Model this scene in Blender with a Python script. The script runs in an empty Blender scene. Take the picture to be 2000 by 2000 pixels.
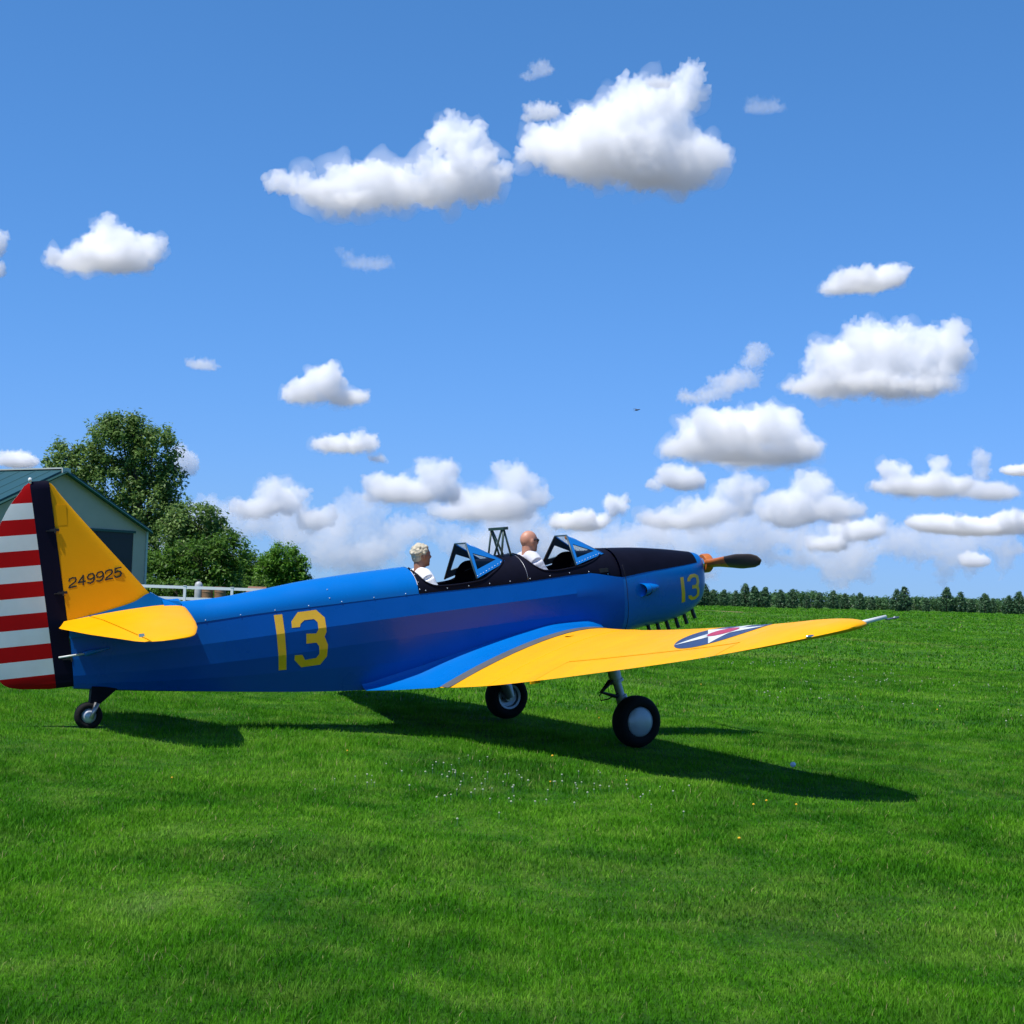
import bpy, bmesh, math, random
import numpy as np
from mathutils import Vector, Matrix, noise, geometry

random.seed(7)
rng = np.random.default_rng(7)
sc = bpy.context.scene
col = sc.collection
R = math.radians

# ---------------------------------------------------------------- camera
CAM_H = 1.57
cam_d = bpy.data.cameras.new('camera')
cam = bpy.data.objects.new('camera', cam_d)
col.objects.link(cam)
cam_d.sensor_width = 36.0
cam_d.lens = 54.0
cam_d.clip_start = 0.1
cam_d.clip_end = 60000
cam.matrix_world = (Matrix.Translation((0, 0, CAM_H)) @ Matrix.Rotation(R(90 + 2.938), 4, 'X')
                    @ Matrix.Rotation(R(2.005), 4, 'Z'))
sc.camera = cam

# ---------------------------------------------------------------- sky, sun, exposure
SUN_TRAVEL = Vector((0.405, 0.307, -1.0)).normalized()
world = bpy.data.worlds.new('World')
sc.world = world
world.use_nodes = True
wn = world.node_tree
wn.nodes.clear()
w_out = wn.nodes.new('ShaderNodeOutputWorld')
w_bg = wn.nodes.new('ShaderNodeBackground')
w_sky = wn.nodes.new('ShaderNodeTexSky')
w_sky.sky_type = 'NISHITA'
w_sky.sun_disc = False
w_sky.sun_elevation = math.asin(-SUN_TRAVEL.z)
w_sky.sun_rotation = math.atan2(-SUN_TRAVEL.x, -SUN_TRAVEL.y)
w_sky.altitude = 200
w_sky.air_density = 1.0
w_sky.dust_density = 0.0
w_sky.ozone_density = 6.0
SKY_S = 0.115                                          # the camera's colour response: c -> A c / (1 + B c), one curve for the whole sky
w_a = wn.nodes.new('ShaderNodeVectorMath'); w_a.operation = 'MULTIPLY'; w_a.inputs[1].default_value = (.68, 1.40, 1.60)
w_b = wn.nodes.new('ShaderNodeVectorMath'); w_b.operation = 'MULTIPLY_ADD'
w_b.inputs[1].default_value = (1.1 * SKY_S, 1.5 * SKY_S, .40 * SKY_S); w_b.inputs[2].default_value = (1, 1, 1)
w_d = wn.nodes.new('ShaderNodeVectorMath'); w_d.operation = 'DIVIDE'
wn.links.new(w_sky.outputs[0], w_a.inputs[0]); wn.links.new(w_sky.outputs[0], w_b.inputs[0])
wn.links.new(w_a.outputs[0], w_d.inputs[0]); wn.links.new(w_b.outputs[0], w_d.inputs[1])
wn.links.new(w_d.outputs[0], w_bg.inputs['Color'])
w_bg.inputs['Strength'].default_value = SKY_S * .83
wn.links.new(w_bg.outputs[0], w_out.inputs['Surface'])

sun_d = bpy.data.lights.new('sun', 'SUN')
sun = bpy.data.objects.new('sun', sun_d)
col.objects.link(sun)
sun_d.energy = 5.0
sun_d.angle = R(0.53)
sun_d.color = (1.0, 0.955, 0.88)
sun.rotation_euler = SUN_TRAVEL.to_track_quat('-Z', 'Y').to_euler()
sun.location = (0, 0, 50)

sc.view_settings.view_transform = 'Standard'
sc.view_settings.look = 'None'
sc.view_settings.exposure = 0.28
sc.view_settings.gamma = 1.0
sc.view_settings.use_curve_mapping = False
sc.cycles.use_denoising = True
sc.cycles.max_bounces = 24
sc.cycles.diffuse_bounces = 3
sc.cycles.glossy_bounces = 3
sc.cycles.transmission_bounces = 6
sc.cycles.volume_bounces = 16
sc.cycles.transparent_max_bounces = 40
sc.cycles.use_adaptive_sampling = True
sc.cycles.adaptive_threshold = 0.02

# ---------------------------------------------------------------- helpers
def tag(o, label=None, cat=None, group=None, kind=None):
    if label: o['label'] = label
    if cat: o['category'] = cat
    if group: o['group'] = group
    if kind: o['kind'] = kind
    return o

def empty(name, loc=(0, 0, 0), rot=None):
    o = bpy.data.objects.new(name, None)
    o.empty_display_size = 0.2
    col.objects.link(o)
    o.location = loc
    if rot is not None: o.rotation_euler = rot
    return o

def mesh_obj(name, v, f, mats, parent=None, smooth=True, idx=None, off=None):
    me = bpy.data.meshes.new(name)
    v = np.asarray(v, dtype=np.float64)
    if off is not None: v = v - np.asarray(off)
    me.from_pydata([tuple(p) for p in v], [], [tuple(int(i) for i in q) for q in f])
    if not isinstance(mats, (list, tuple)): mats = [mats]
    for m in mats: me.materials.append(m)
    if idx is not None: me.polygons.foreach_set('material_index', np.asarray(idx, dtype=np.int32))
    me.polygons.foreach_set('use_smooth', np.full(len(me.polygons), bool(smooth)))
    me.update()
    o = bpy.data.objects.new(name, me)
    col.objects.link(o)
    if parent is not None: o.parent = parent
    return o

class MB:
    """collects verts and faces"""
    def __init__(s): s.v = []; s.f = []; s.m = []
    def add(s, v, f, m=0):
        b = len(s.v); s.v += [tuple(p) for p in v]
        for q in f: s.f.append([i + b for i in q]); s.m.append(m)
        return s
    def box(s, c, d, m=0, rot=None):
        x, y, z = [k / 2 for k in d]
        vs = [(a, b, e) for a in (-x, x) for b in (-y, y) for e in (-z, z)]
        if rot is not None: vs = [tuple(rot @ Vector(p)) for p in vs]
        vs = [(p[0] + c[0], p[1] + c[1], p[2] + c[2]) for p in vs]
        return s.add(vs, [(0, 1, 3, 2), (4, 6, 7, 5), (0, 4, 5, 1), (2, 3, 7, 6), (0, 2, 6, 4), (1, 5, 7, 3)], m)
    def tube(s, pts, rad, n=10, m=0, cap=True, flat=1.0):
        pts = [Vector(p) for p in pts]
        if not hasattr(rad, '__len__'): rad = [rad] * len(pts)
        vs, fs = [], []
        up = None
        for i, p in enumerate(pts):
            t = (pts[min(i + 1, len(pts) - 1)] - pts[max(i - 1, 0)]).normalized()
            if up is None:
                up = Vector((0, 0, 1)) if abs(t.z) < .9 else Vector((1, 0, 0))
            a = (up - t * up.dot(t)).normalized(); up = a
            b = t.cross(a)
            for k in range(n):
                an = 2 * math.pi * k / n
                vs.append(p + (a * math.cos(an) + b * math.sin(an) * flat) * rad[i])
        for i in range(len(pts) - 1):
            for k in range(n):
                fs.append((i * n + k, i * n + (k + 1) % n, (i + 1) * n + (k + 1) % n, (i + 1) * n + k))
        if cap:
            fs.append(tuple(range(n - 1, -1, -1))); fs.append(tuple((len(pts) - 1) * n + k for k in range(n)))
        return s.add(vs, fs, m)
    def ball(s, c, r, nu=10, nv=7, m=0):
        if not hasattr(r, '__len__'): r = (r, r, r)
        vs = [(c[0], c[1], c[2] + r[2])]
        for j in range(1, nv):
            ph = math.pi * j / nv
            for k in range(nu):
                th = 2 * math.pi * k / nu
                vs.append((c[0] + r[0] * math.sin(ph) * math.cos(th), c[1] + r[1] * math.sin(ph) * math.sin(th), c[2] + r[2] * math.cos(ph)))
        vs.append((c[0], c[1], c[2] - r[2]))
        fs = [(0, 1 + k, 1 + (k + 1) % nu) for k in range(nu)]
        for j in range(nv - 2):
            for k in range(nu):
                a = 1 + j * nu + k; b = 1 + j * nu + (k + 1) % nu
                fs.append((a, a + nu, b + nu, b))
        l = len(vs) - 1; b0 = 1 + (nv - 2) * nu
        fs += [(l, b0 + (k + 1) % nu, b0 + k) for k in range(nu)]
        return s.add(vs, fs, m)
    def lathe(s, c, axis, prof, n=32, m=0):
        """prof: list of (along axis, radius)"""
        ax = Vector(axis).normalized()
        a = ax.orthogonal().normalized(); b = ax.cross(a)
        vs, fs = [], []
        for h, r in prof:
            for k in range(n):
                an = 2 * math.pi * k / n
                vs.append(Vector(c) + ax * h + (a * math.cos(an) + b * math.sin(an)) * r)
        for i in range(len(prof) - 1):
            for k in range(n):
                fs.append((i * n + k, i * n + (k + 1) % n, (i + 1) * n + (k + 1) % n, (i + 1) * n + k))
        return s.add(vs, fs, m)
    def grid(s, P, m=0, closed=False):
        """P[i][j] -> points"""
        ni, nj = len(P), len(P[0])
        vs = [p for r in P for p in r]
        fs = []
        for i in range(ni - 1):
            for j in range(nj - 1 if not closed else nj):
                j2 = (j + 1) % nj
                fs.append((i * nj + j, i * nj + j2, (i + 1) * nj + j2, (i + 1) * nj + j))
        return s.add(vs, fs, m)
    def build(s, name, mats, parent=None, smooth=False, off=None, fix=True):
        o = mesh_obj(name, s.v, s.f, mats, parent, smooth, s.m, off)
        if fix:
            bm = bmesh.new(); bm.from_mesh(o.data)
            bmesh.ops.remove_doubles(bm, verts=bm.verts, dist=1e-5)
            bmesh.ops.recalc_face_normals(bm, faces=bm.faces)
            bm.to_mesh(o.data); bm.free()
        return o

def auto_sharp(o, ang=35):
    bm = bmesh.new(); bm.from_mesh(o.data)
    for e in bm.edges:
        if len(e.link_faces) == 2 and e.calc_face_angle(0) > R(ang): e.smooth = False
    for f in bm.faces: f.smooth = True
    bm.to_mesh(o.data); bm.free()
    return o

def pchip(xs, ys):
    xs = np.asarray(xs, float); ys = np.asarray(ys, float)
    h = np.diff(xs); d = np.diff(ys) / h
    m = np.zeros_like(ys); m[0], m[-1] = d[0], d[-1]
    for i in range(1, len(xs) - 1):
        if d[i - 1] * d[i] > 0:
            w1, w2 = 2 * h[i] + h[i - 1], h[i] + 2 * h[i - 1]
            m[i] = (w1 + w2) / (w1 / d[i - 1] + w2 / d[i])
    def f(x):
        x = min(max(x, xs[0]), xs[-1])
        i = min(int(np.searchsorted(xs, x, 'right')) - 1, len(xs) - 2)
        t = (x - xs[i]) / h[i]
        return float((1 + 2 * t) * (1 - t) ** 2 * ys[i] + t * (1 - t) ** 2 * h[i] * m[i] + t * t * (3 - 2 * t) * ys[i + 1] + t * t * (t - 1) * h[i] * m[i + 1])
    return f

# ---------------------------------------------------------------- materials
def mat(name, color, rough=.5, metal=0, spec=.5, coat=0, var=.0, vscale=6, bump=0, bscale=40, rvar=.0, coat_rough=.05):
    m = bpy.data.materials.new(name); m.use_nodes = True
    n = m.node_tree; b = n.nodes['Principled BSDF']
    b.inputs['Base Color'].default_value = (*color, 1)
    b.inputs['Roughness'].default_value = rough
    b.inputs['Metallic'].default_value = metal
    b.inputs['Specular IOR Level'].default_value = spec
    b.inputs['Coat Weight'].default_value = coat
    b.inputs['Coat Roughness'].default_value = coat_rough
    if var or bump or rvar:
        tc = n.nodes.new('ShaderNodeTexCoord')
    if var:
        t = n.nodes.new('ShaderNodeTexNoise'); t.inputs['Scale'].default_value = vscale; t.inputs['Detail'].default_value = 6
        t.inputs['Roughness'].default_value = .65
        n.links.new(tc.outputs['Object'], t.inputs['Vector'])
        r = n.nodes.new('ShaderNodeMapRange'); r.inputs['From Min'].default_value = .3; r.inputs['From Max'].default_value = .7
        r.inputs['To Min'].default_value = 1 - var; r.inputs['To Max'].default_value = 1 + var
        n.links.new(t.outputs['Fac'], r.inputs['Value'])
        x = n.nodes.new('ShaderNodeVectorMath'); x.operation = 'SCALE'; x.inputs[0].default_value = color
        n.links.new(r.outputs[0], x.inputs['Scale']); n.links.new(x.outputs[0], b.inputs['Base Color'])
    if rvar:
        t = n.nodes.new('ShaderNodeTexNoise'); t.inputs['Scale'].default_value = 3.0; t.inputs['Detail'].default_value = 5
        n.links.new(tc.outputs['Object'], t.inputs['Vector'])
        r = n.nodes.new('ShaderNodeMapRange'); r.inputs['From Min'].default_value = .3; r.inputs['From Max'].default_value = .7
        r.inputs['To Min'].default_value = max(.02, rough - rvar); r.inputs['To Max'].default_value = rough + rvar
        n.links.new(t.outputs['Fac'], r.inputs['Value']); n.links.new(r.outputs[0], b.inputs['Roughness'])
    if bump:
        t = n.nodes.new('ShaderNodeTexNoise'); t.inputs['Scale'].default_value = bscale; t.inputs['Detail'].default_value = 4
        n.links.new(tc.outputs['Object'], t.inputs['Vector'])
        k = n.nodes.new('ShaderNodeBump'); k.inputs['Strength'].default_value = bump; k.inputs['Distance'].default_value = .02
        n.links.new(t.outputs['Fac'], k.inputs['Height']); n.links.new(k.outputs[0], b.inputs['Normal'])
    return m

BLUE = (.0, .078, .36)
M = dict(
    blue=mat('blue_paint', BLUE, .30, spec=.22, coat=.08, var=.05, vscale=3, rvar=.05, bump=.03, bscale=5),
    blue2=mat('blue_metal_lit_paint', (.0, .130, .46), .28, spec=.3, coat=.1, rvar=.05, bump=.04, bscale=4),  # lit copy of the fuselage blue: sunlit brightness put into the colour
    yellow=mat('yellow_paint', (.76, .345, .0), .5, spec=.12, var=.04, vscale=2.5, rvar=.07, bump=.05, bscale=3.5),
    black=mat('black_coaming', (.004, .004, .011), .55, spec=.10, var=.2, bump=.05, bscale=30),
    navy=mat('navy_stripe', (.004, .003, .014), .5, spec=.1, var=.1),
    red=mat('red_paint', (.42, .002, .002), .5, spec=.12, var=.06),
    white=mat('white_paint', (.62, .66, .65), .4, var=.04),
    insblue=mat('insignia_blue', (.025, .045, .12), .35),
    insred=mat('insignia_red', (.42, .02, .06), .35),
    digit=mat('yellow_digit', (.84, .46, .01), .35, coat=.2, var=.05),
    digitblack=mat('black_digit', (.012, .011, .01), .5),
    grey=mat('grey_walkway', (.075, .078, .085), .75, var=.15, bump=.3, bscale=150),
    rubber=mat('tyre_rubber', (.007, .007, .008), .8, spec=.2, var=.2, bump=.15, bscale=60),
    cap=mat('wheel_cap', (.42, .45, .50), .35, metal=.2, var=.05),
    steel=mat('grey_steel', (.30, .31, .33), .38, metal=.7, var=.12),
    darksteel=mat('dark_steel', (.03, .03, .033), .5, metal=.5, var=.2),
    chrome=mat('bright_metal', (.75, .76, .78), .2, metal=1),
    wood=mat('propeller_wood', (.46, .13, .018), .3, coat=.5, var=.2, vscale=18),
    blade=mat('propeller_blade', (.055, .042, .032), .4, coat=.2, var=.2),
    frame=mat('windscreen_blue', (.006, .14, .46), .3, coat=.3),
    framedk=mat('windscreen_dark', (.03, .07, .10), .4),
    lining=mat('cockpit_lining', (.012, .010, .010), .8, var=.2),
    leather=mat('seat_leather', (.05, .03, .02), .6, var=.2),
    rollbar=mat('roll_bar_green', (.018, .05, .045), .45, var=.1),
    orange=mat('orange_lens', (.55, .16, .02), .15),
    rivet=mat('rivet', (.65, .72, .8), .3, metal=.4),
)
def glass_mat():
    m = bpy.data.materials.new('perspex'); m.use_nodes = True
    n = m.node_tree; n.nodes.clear()
    o = n.nodes.new('ShaderNodeOutputMaterial'); t = n.nodes.new('ShaderNodeBsdfTransparent')
    g = n.nodes.new('ShaderNodeBsdfGlossy'); g.inputs['Roughness'].default_value = .04
    t.inputs['Color'].default_value = (.86, .90, .90, 1)
    f = n.nodes.new('ShaderNodeFresnel'); f.inputs['IOR'].default_value = 1.5
    x = n.nodes.new('ShaderNodeMixShader')
    n.links.new(f.outputs[0], x.inputs[0]); n.links.new(t.outputs[0], x.inputs[1]); n.links.new(g.outputs[0], x.inputs[2])
    n.links.new(x.outputs[0], o.inputs['Surface'])
    return m
M['glass'] = glass_mat()
def ribbed(m, spacing, strength):
    n = m.node_tree; b = n.nodes['Principled BSDF']; tc = n.nodes.new('ShaderNodeTexCoord'); sp = n.nodes.new('ShaderNodeSeparateXYZ')
    n.links.new(tc.outputs['Object'], sp.inputs[0])
    a = n.nodes.new('ShaderNodeMath'); a.operation = 'MULTIPLY'; a.inputs[1].default_value = math.pi / spacing; n.links.new(sp.outputs['Y'], a.inputs[0])
    c = n.nodes.new('ShaderNodeMath'); c.operation = 'SINE'; n.links.new(a.outputs[0], c.inputs[0])
    d = n.nodes.new('ShaderNodeMath'); d.operation = 'ABSOLUTE'; n.links.new(c.outputs[0], d.inputs[0])
    k = n.nodes.new('ShaderNodeBump'); k.inputs['Strength'].default_value = strength; k.inputs['Distance'].default_value = .02; k.invert = True
    n.links.new(d.outputs[0], k.inputs['Height'])
    old = b.inputs['Normal'].links[0].from_node if b.inputs['Normal'].links else None
    if old: n.links.new(old.outputs[0], k.inputs['Normal'])
    n.links.new(k.outputs[0], b.inputs['Normal'])
    return m
M['wing'] = ribbed(mat('yellow_wing_paint', (.76, .345, .0), .45, spec=.16, var=.05, vscale=2.0, rvar=.07, bump=.05, bscale=3.5), .33, .22)

# ---------------------------------------------------------------- ground
def sstep(a, b, x):
    t = np.clip((x - a) / (b - a), 0, 1); return t * t * (3 - 2 * t)

def gz(X, Y):
    X = np.asarray(X, float); Y = np.asarray(Y, float)
    near = -.024 * 15 * np.tanh(X / 15)
    far = np.clip(-.66 + .0094 * (X - 50), -.85, .9)
    far = np.where(X < 0, .35, far)
    bl = sstep(70, 330, Y) * sstep(-10, 40, X)
    z = near * (1 - bl) + far * bl
    amp = sstep(4, 9, np.hypot(X - 0, Y) * 1.0)
    b = .018 * np.sin(X * 1.7 + 1.3 * np.sin(Y * .7)) * np.sin(Y * 1.25 + .8 * np.sin(X * .9 + 2)) + .012 * np.sin(X * 3.1 + Y * 1.1 + 1) * np.sin(Y * 2.6 - X * .7)
    # keep the spots under the wheels at the height the aircraft stands on
    calm = np.ones_like(X + Y)
    for cx, cy in ((1.4, 16.3), (0, 18.85), (-4.05, 15.04)):
        calm = calm * (1 - np.exp(-((X - cx) ** 2 + (Y - cy) ** 2) / .6))
    b = b * calm + .10 * np.sin(X * .21 + 2 + np.sin(Y * .05)) * np.sin(Y * .13 + 1) * sstep(24, 50, Y)
    rise = .5 * np.exp(-((X - 38) / 16) ** 2 - ((Y - 215) / 40) ** 2)
    return z + b + rise

def axis_pts(lo, hi, step, far_lo, far_hi, gr):
    a = list(np.arange(lo, hi + 1e-6, step))
    s = step; x = hi
    while x < far_hi: s *= gr; x += s; a.append(x)
    s = step; x = lo
    while x > far_lo: s *= gr; x -= s; a.insert(0, x)
    return np.array(a)
gx = axis_pts(-13, 13, .3, -6000, 6000, 1.09)
gy = axis_pts(3, 34, .3, -3000, 9000, 1.09)
GX, GY = np.meshgrid(gx, gy)
GZ = gz(GX, GY)
nx, ny = len(gx), len(gy)
V = np.stack([GX.ravel(), GY.ravel(), GZ.ravel()], 1)
ii, jj = np.meshgrid(np.arange(ny - 1), np.arange(nx - 1), indexing='ij')
a = (ii * nx + jj).ravel()
F = np.stack([a, a + 1, a + nx + 1, a + nx], 1)

def grass_tint_nodes(n, tc_out):
    """colour of the sward: patches of different grasses, in object coordinates"""
    def nz(scale, det, rough, dist=0, stretch=None):
        t = n.nodes.new('ShaderNodeTexNoise'); t.inputs['Scale'].default_value = scale
        t.inputs['Detail'].default_value = det; t.inputs['Roughness'].default_value = rough
        t.inputs['Distortion'].default_value = dist
        if stretch:
            mp = n.nodes.new('ShaderNodeMapping'); mp.inputs['Scale'].default_value = stretch
            n.links.new(tc_out, mp.inputs['Vector']); n.links.new(mp.outputs[0], t.inputs['Vector'])
        else: n.links.new(tc_out, t.inputs['Vector'])
        return t.outputs['Fac']
    def ramp(src, stops):
        r = n.nodes.new('ShaderNodeValToRGB')
        r.color_ramp.elements[0].position, r.color_ramp.elements[0].color = stops[0][0], (*stops[0][1], 1)
        r.color_ramp.elements[1].position, r.color_ramp.elements[1].color = stops[-1][0], (*stops[-1][1], 1)
        for p, c in stops[1:-1]:
            e = r.color_ramp.elements.new(p); e.color = (*c, 1)
        n.links.new(src, r.inputs[0]); return r.outputs[0]
    def mix(f, a, b):
        x = n.nodes.new('ShaderNodeMix'); x.data_type = 'RGBA'
        if isinstance(f, float): x.inputs[0].default_value = f
        else: n.links.new(f, x.inputs[0])
        n.links.new(a, x.inputs[6])
        n.links.new(b, x.inputs[7]); return x.outputs[2]
    c1 = ramp(nz(.42, 6, .62, .9), [(.30, (.012, .080, .002)), (.43, (.030, .150, .003)), (.53, (.072, .240, .006)), (.62, (.130, .310, .014)), (.74, (.23, .38, .075))])
    c2 = ramp(nz(2.6, 5, .6, .3), [(.32, (.012, .085, .002)), (.48, (.055, .200, .005)), (.64, (.175, .320, .035))])
    base = mix(.46, c1, c2)
    # drier, paler strips further out in the field
    m = n.nodes.new('ShaderNodeMapRange'); m.inputs['From Min'].default_value = .56; m.inputs['From Max'].default_value = .72
    n.links.new(nz(.10, 4, .55, .4, (.5, 1.6, 1)), m.inputs['Value'])
    m2 = n.nodes.new('ShaderNodeMath'); m2.operation = 'MULTIPLY'; m2.inputs[1].default_value = .6
    n.links.new(m.outputs[0], m2.inputs[0])
    rgb = n.nodes.new('ShaderNodeRGB'); rgb.outputs[0].default_value = (.17, .22, .045, 1)
    return mix(m2.outputs[0], base, rgb.outputs[0]), nz, ramp, mix

def ground_mat():
    m = bpy.data.materials.new('meadow_ground'); m.use_nodes = True
    n = m.node_tree; b = n.nodes['Principled BSDF']
    tc = n.nodes.new('ShaderNodeTexCoord')
    base, nz, ramp, mix = grass_tint_nodes(n, tc.outputs['Object'])
    fine = nz(26, 6, .7)
    fr = n.nodes.new('ShaderNodeMapRange'); fr.inputs['From Min'].default_value = .3; fr.inputs['From Max'].default_value = .72
    fr.inputs['To Min'].default_value = .30; fr.inputs['To Max'].default_value = .85
    n.links.new(fine, fr.inputs['Value'])
    sc_ = n.nodes.new('ShaderNodeVectorMath'); sc_.operation = 'SCALE'
    n.links.new(base, sc_.inputs[0]); n.links.new(fr.outputs[0], sc_.inputs['Scale'])
    # bare soil on the low rise across the field
    sub = n.nodes.new('ShaderNodeVectorMath'); sub.operation = 'SUBTRACT'; sub.inputs[1].default_value = (30.5, 214, 0)
    n.links.new(tc.outputs['Object'], sub.inputs[0])
    mul = n.nodes.new('ShaderNodeVectorMath'); mul.operation = 'MULTIPLY'; mul.inputs[1].default_value = (1 / 4.2, 1 / 16., 0)
    n.links.new(sub.outputs[0], mul.inputs[0])
    ln = n.nodes.new('ShaderNodeVectorMath'); ln.operation = 'LENGTH'; n.links.new(mul.outputs[0], ln.inputs[0])
    ad = n.nodes.new('ShaderNodeMath'); ad.operation = 'MULTIPLY_ADD'; ad.inputs[1].default_value = 1.6
    n.links.new(nz(.35, 4, .6), ad.inputs[0]); n.links.new(ln.outputs['Value'], ad.inputs[2])
    mr = n.nodes.new('ShaderNodeMapRange'); mr.inputs['From Min'].default_value = 1.9; mr.inputs['From Max'].default_value = 1.3
    n.links.new(ad.outputs[0], mr.inputs['Value'])
    soil = n.nodes.new('ShaderNodeRGB'); soil.outputs[0].default_value = (.20, .145, .075, 1)
    fin = mix(mr.outputs[0], sc_.outputs[0], soil.outputs[0])
    l2 = n.nodes.new('ShaderNodeVectorMath'); l2.operation = 'LENGTH'; n.links.new(tc.outputs['Object'], l2.inputs[0])
    mf = n.nodes.new('ShaderNodeMapRange'); mf.inputs['From Min'].default_value = 480; mf.inputs['From Max'].default_value = 640
    n.links.new(l2.outputs['Value'], mf.inputs['Value'])
    greyed_land = n.nodes.new('ShaderNodeRGB'); greyed_land.outputs[0].default_value = (.085, .080, .062, 1)   # unseen land beyond the woods, greyed to keep green bounce off the clouds
    fin = mix(mf.outputs[0], fin, greyed_land.outputs[0])
    n.links.new(fin, b.inputs['Base Color'])
    b.inputs['Roughness'].default_value = .95; b.inputs['Specular IOR Level'].default_value = .15
    k = n.nodes.new('ShaderNodeBump'); k.inputs['Strength'].default_value = .8; k.inputs['Distance'].default_value = .05
    n.links.new(nz(14, 8, .75), k.inputs['Height']); n.links.new(k.outputs[0], b.inputs['Normal'])
    return m
ground = mesh_obj('ground', V, F, ground_mat(), smooth=True)
tag(ground, kind='structure')

def leaf_mat(name, translucent=.35, tintfn=None, ramp=None, rough=.5, spec=.3):
    m = bpy.data.materials.new(name); m.use_nodes = True
    n = m.node_tree; n.nodes.clear()
    o = n.nodes.new('ShaderNodeOutputMaterial')
    at = n.nodes.new('ShaderNodeAttribute'); at.attribute_name = 'tint'
    if tintfn:
        tc = n.nodes.new('ShaderNodeTexCoord')
        base = tintfn(n, tc.outputs['Object'])[0]
        mr = n.nodes.new('ShaderNodeMapRange'); mr.inputs['To Min'].default_value = .75; mr.inputs['To Max'].default_value = 1.65
        n.links.new(at.outputs['Fac'], mr.inputs['Value'])
        s = n.nodes.new('ShaderNodeVectorMath'); s.operation = 'SCALE'
        n.links.new(base, s.inputs[0]); n.links.new(mr.outputs[0], s.inputs['Scale'])
        # a few dry straw-coloured blades
        mm = n.nodes.new('ShaderNodeMapRange'); mm.inputs['From Min'].default_value = .95; mm.inputs['From Max'].default_value = .99
        n.links.new(at.outputs['Fac'], mm.inputs['Value'])
        x = n.nodes.new('ShaderNodeMix'); x.data_type = 'RGBA'; x.inputs[7].default_value = (.30, .30, .12, 1)
        n.links.new(mm.outputs[0], x.inputs[0]); n.links.new(s.outputs[0], x.inputs[6])
        colr = x.outputs[2]
    else:
        r = n.nodes.new('ShaderNodeValToRGB')
        r.color_ramp.elements[0].position = ramp[0][0]; r.color_ramp.elements[0].color = (*ramp[0][1], 1)
        r.color_ramp.elements[1].position = ramp[-1][0]; r.color_ramp.elements[1].color = (*ramp[-1][1], 1)
        for p, c in ramp[1:-1]:
            e = r.color_ramp.elements.new(p); e.color = (*c, 1)
        n.links.new(at.outputs['Fac'], r.inputs[0]); colr = r.outputs[0]
    b = n.nodes.new('ShaderNodeBsdfPrincipled'); b.inputs['Roughness'].default_value = rough
    b.inputs['Specular IOR Level'].default_value = spec
    n.links.new(colr, b.inputs['Base Color'])
    t = n.nodes.new('ShaderNodeBsdfTranslucent'); n.links.new(colr, t.inputs['Color'])
    x = n.nodes.new('ShaderNodeMixShader'); x.inputs[0].default_value = translucent
    n.links.new(b.outputs[0], x.inputs[1]); n.links.new(t.outputs[0], x.inputs[2]); n.links.new(x.outputs[0], o.inputs['Surface'])
    return m

def np_mesh(name, V, tris, mat_, tint=None, parent=None, quads=False, link=True):
    k = 4 if quads else 3
    me = bpy.data.meshes.new(name)
    nv, nf = len(V), len(tris)
    me.vertices.add(nv); me.vertices.foreach_set('co', np.ascontiguousarray(V, dtype=np.float32).ravel())
    me.loops.add(nf * k); me.loops.foreach_set('vertex_index', np.ascontiguousarray(tris, dtype=np.int32).ravel())
    me.polygons.add(nf); me.polygons.foreach_set('loop_start', np.arange(0, nf * k, k, dtype=np.int32))
    me.update(calc_edges=True)
    me.materials.append(mat_)
    if tint is not None:
        at = me.attributes.new('tint', 'FLOAT', 'POINT'); at.data.foreach_set('value', np.ascontiguousarray(tint, dtype=np.float32))
    if not link: return me
    o = bpy.data.objects.new(name, me); col.objects.link(o)
    if parent is not None: o.parent = parent
    return o

# ================================================================= the aircraft
# aircraft frame: x forward from the rudder post, y to its left, z up from the thrust line
YAW, PIT, ROL = R(28.269), R(6.885), R(-.845)
RM = (Matrix.Rotation(YAW, 3, 'Z') @ Matrix.Rotation(-PIT, 3, 'Y') @ Matrix.Rotation(ROL, 3, 'X'))
TW = Vector((-4.287, 14.925, -.477 + CAM_H))
BASE = Vector((5.51, 0, -1.80))                      # on the grass between the main wheels
plane = empty('training_airplane', TW + RM @ BASE)
plane.rotation_euler = RM.to_euler()
tag(plane, 'blue and yellow open-cockpit trainer airplane numbered 13 with striped rudder on the grass', 'airplane')

def P(mb, name, mats, parent=plane, smooth=False, sharp=None, fix=True):
    o = mb.build(name, mats, parent, smooth, off=BASE, fix=fix)
    if sharp: auto_sharp(o, sharp)
    return o

# ---- fuselage profile functions
fw = pchip([0, .5, 1, 2, 3, 3.6, 4.5, 5.5, 6.12], [.045, .105, .17, .29, .38, .42, .45, .45, .435])
fzL = pchip([0, .6, 1.3, 1.84, 2.65, 3.6, 4.7, 5.3, 5.55, 6.12], [-.12, -.105, -.087, -.06, -.037, -.014, -.004, .02, .03, -.066])
fz1 = pchip([0, 1, 1.66, 2.56, 4.3, 5.45, 6.12], [-.345, -.331, -.311, -.276, -.222, -.194, -.18])
fz2 = pchip([0, 1, 1.9, 3.1, 5, 6.12], [-.50, -.528, -.519, -.478, -.43, -.42])
fz3 = pchip([0, 1, 1.95, 3.1, 5, 6.12], [-.575, -.65, -.69, -.72, -.74, -.64])
fzB = pchip([0, .2, 1.3, 2.5, 2.9, 3.26, 4.5, 5.5, 6.12], [-.612, -.644, -.797, -.941, -.977, -1.0, -1.05, -1.0, -.78])
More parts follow.
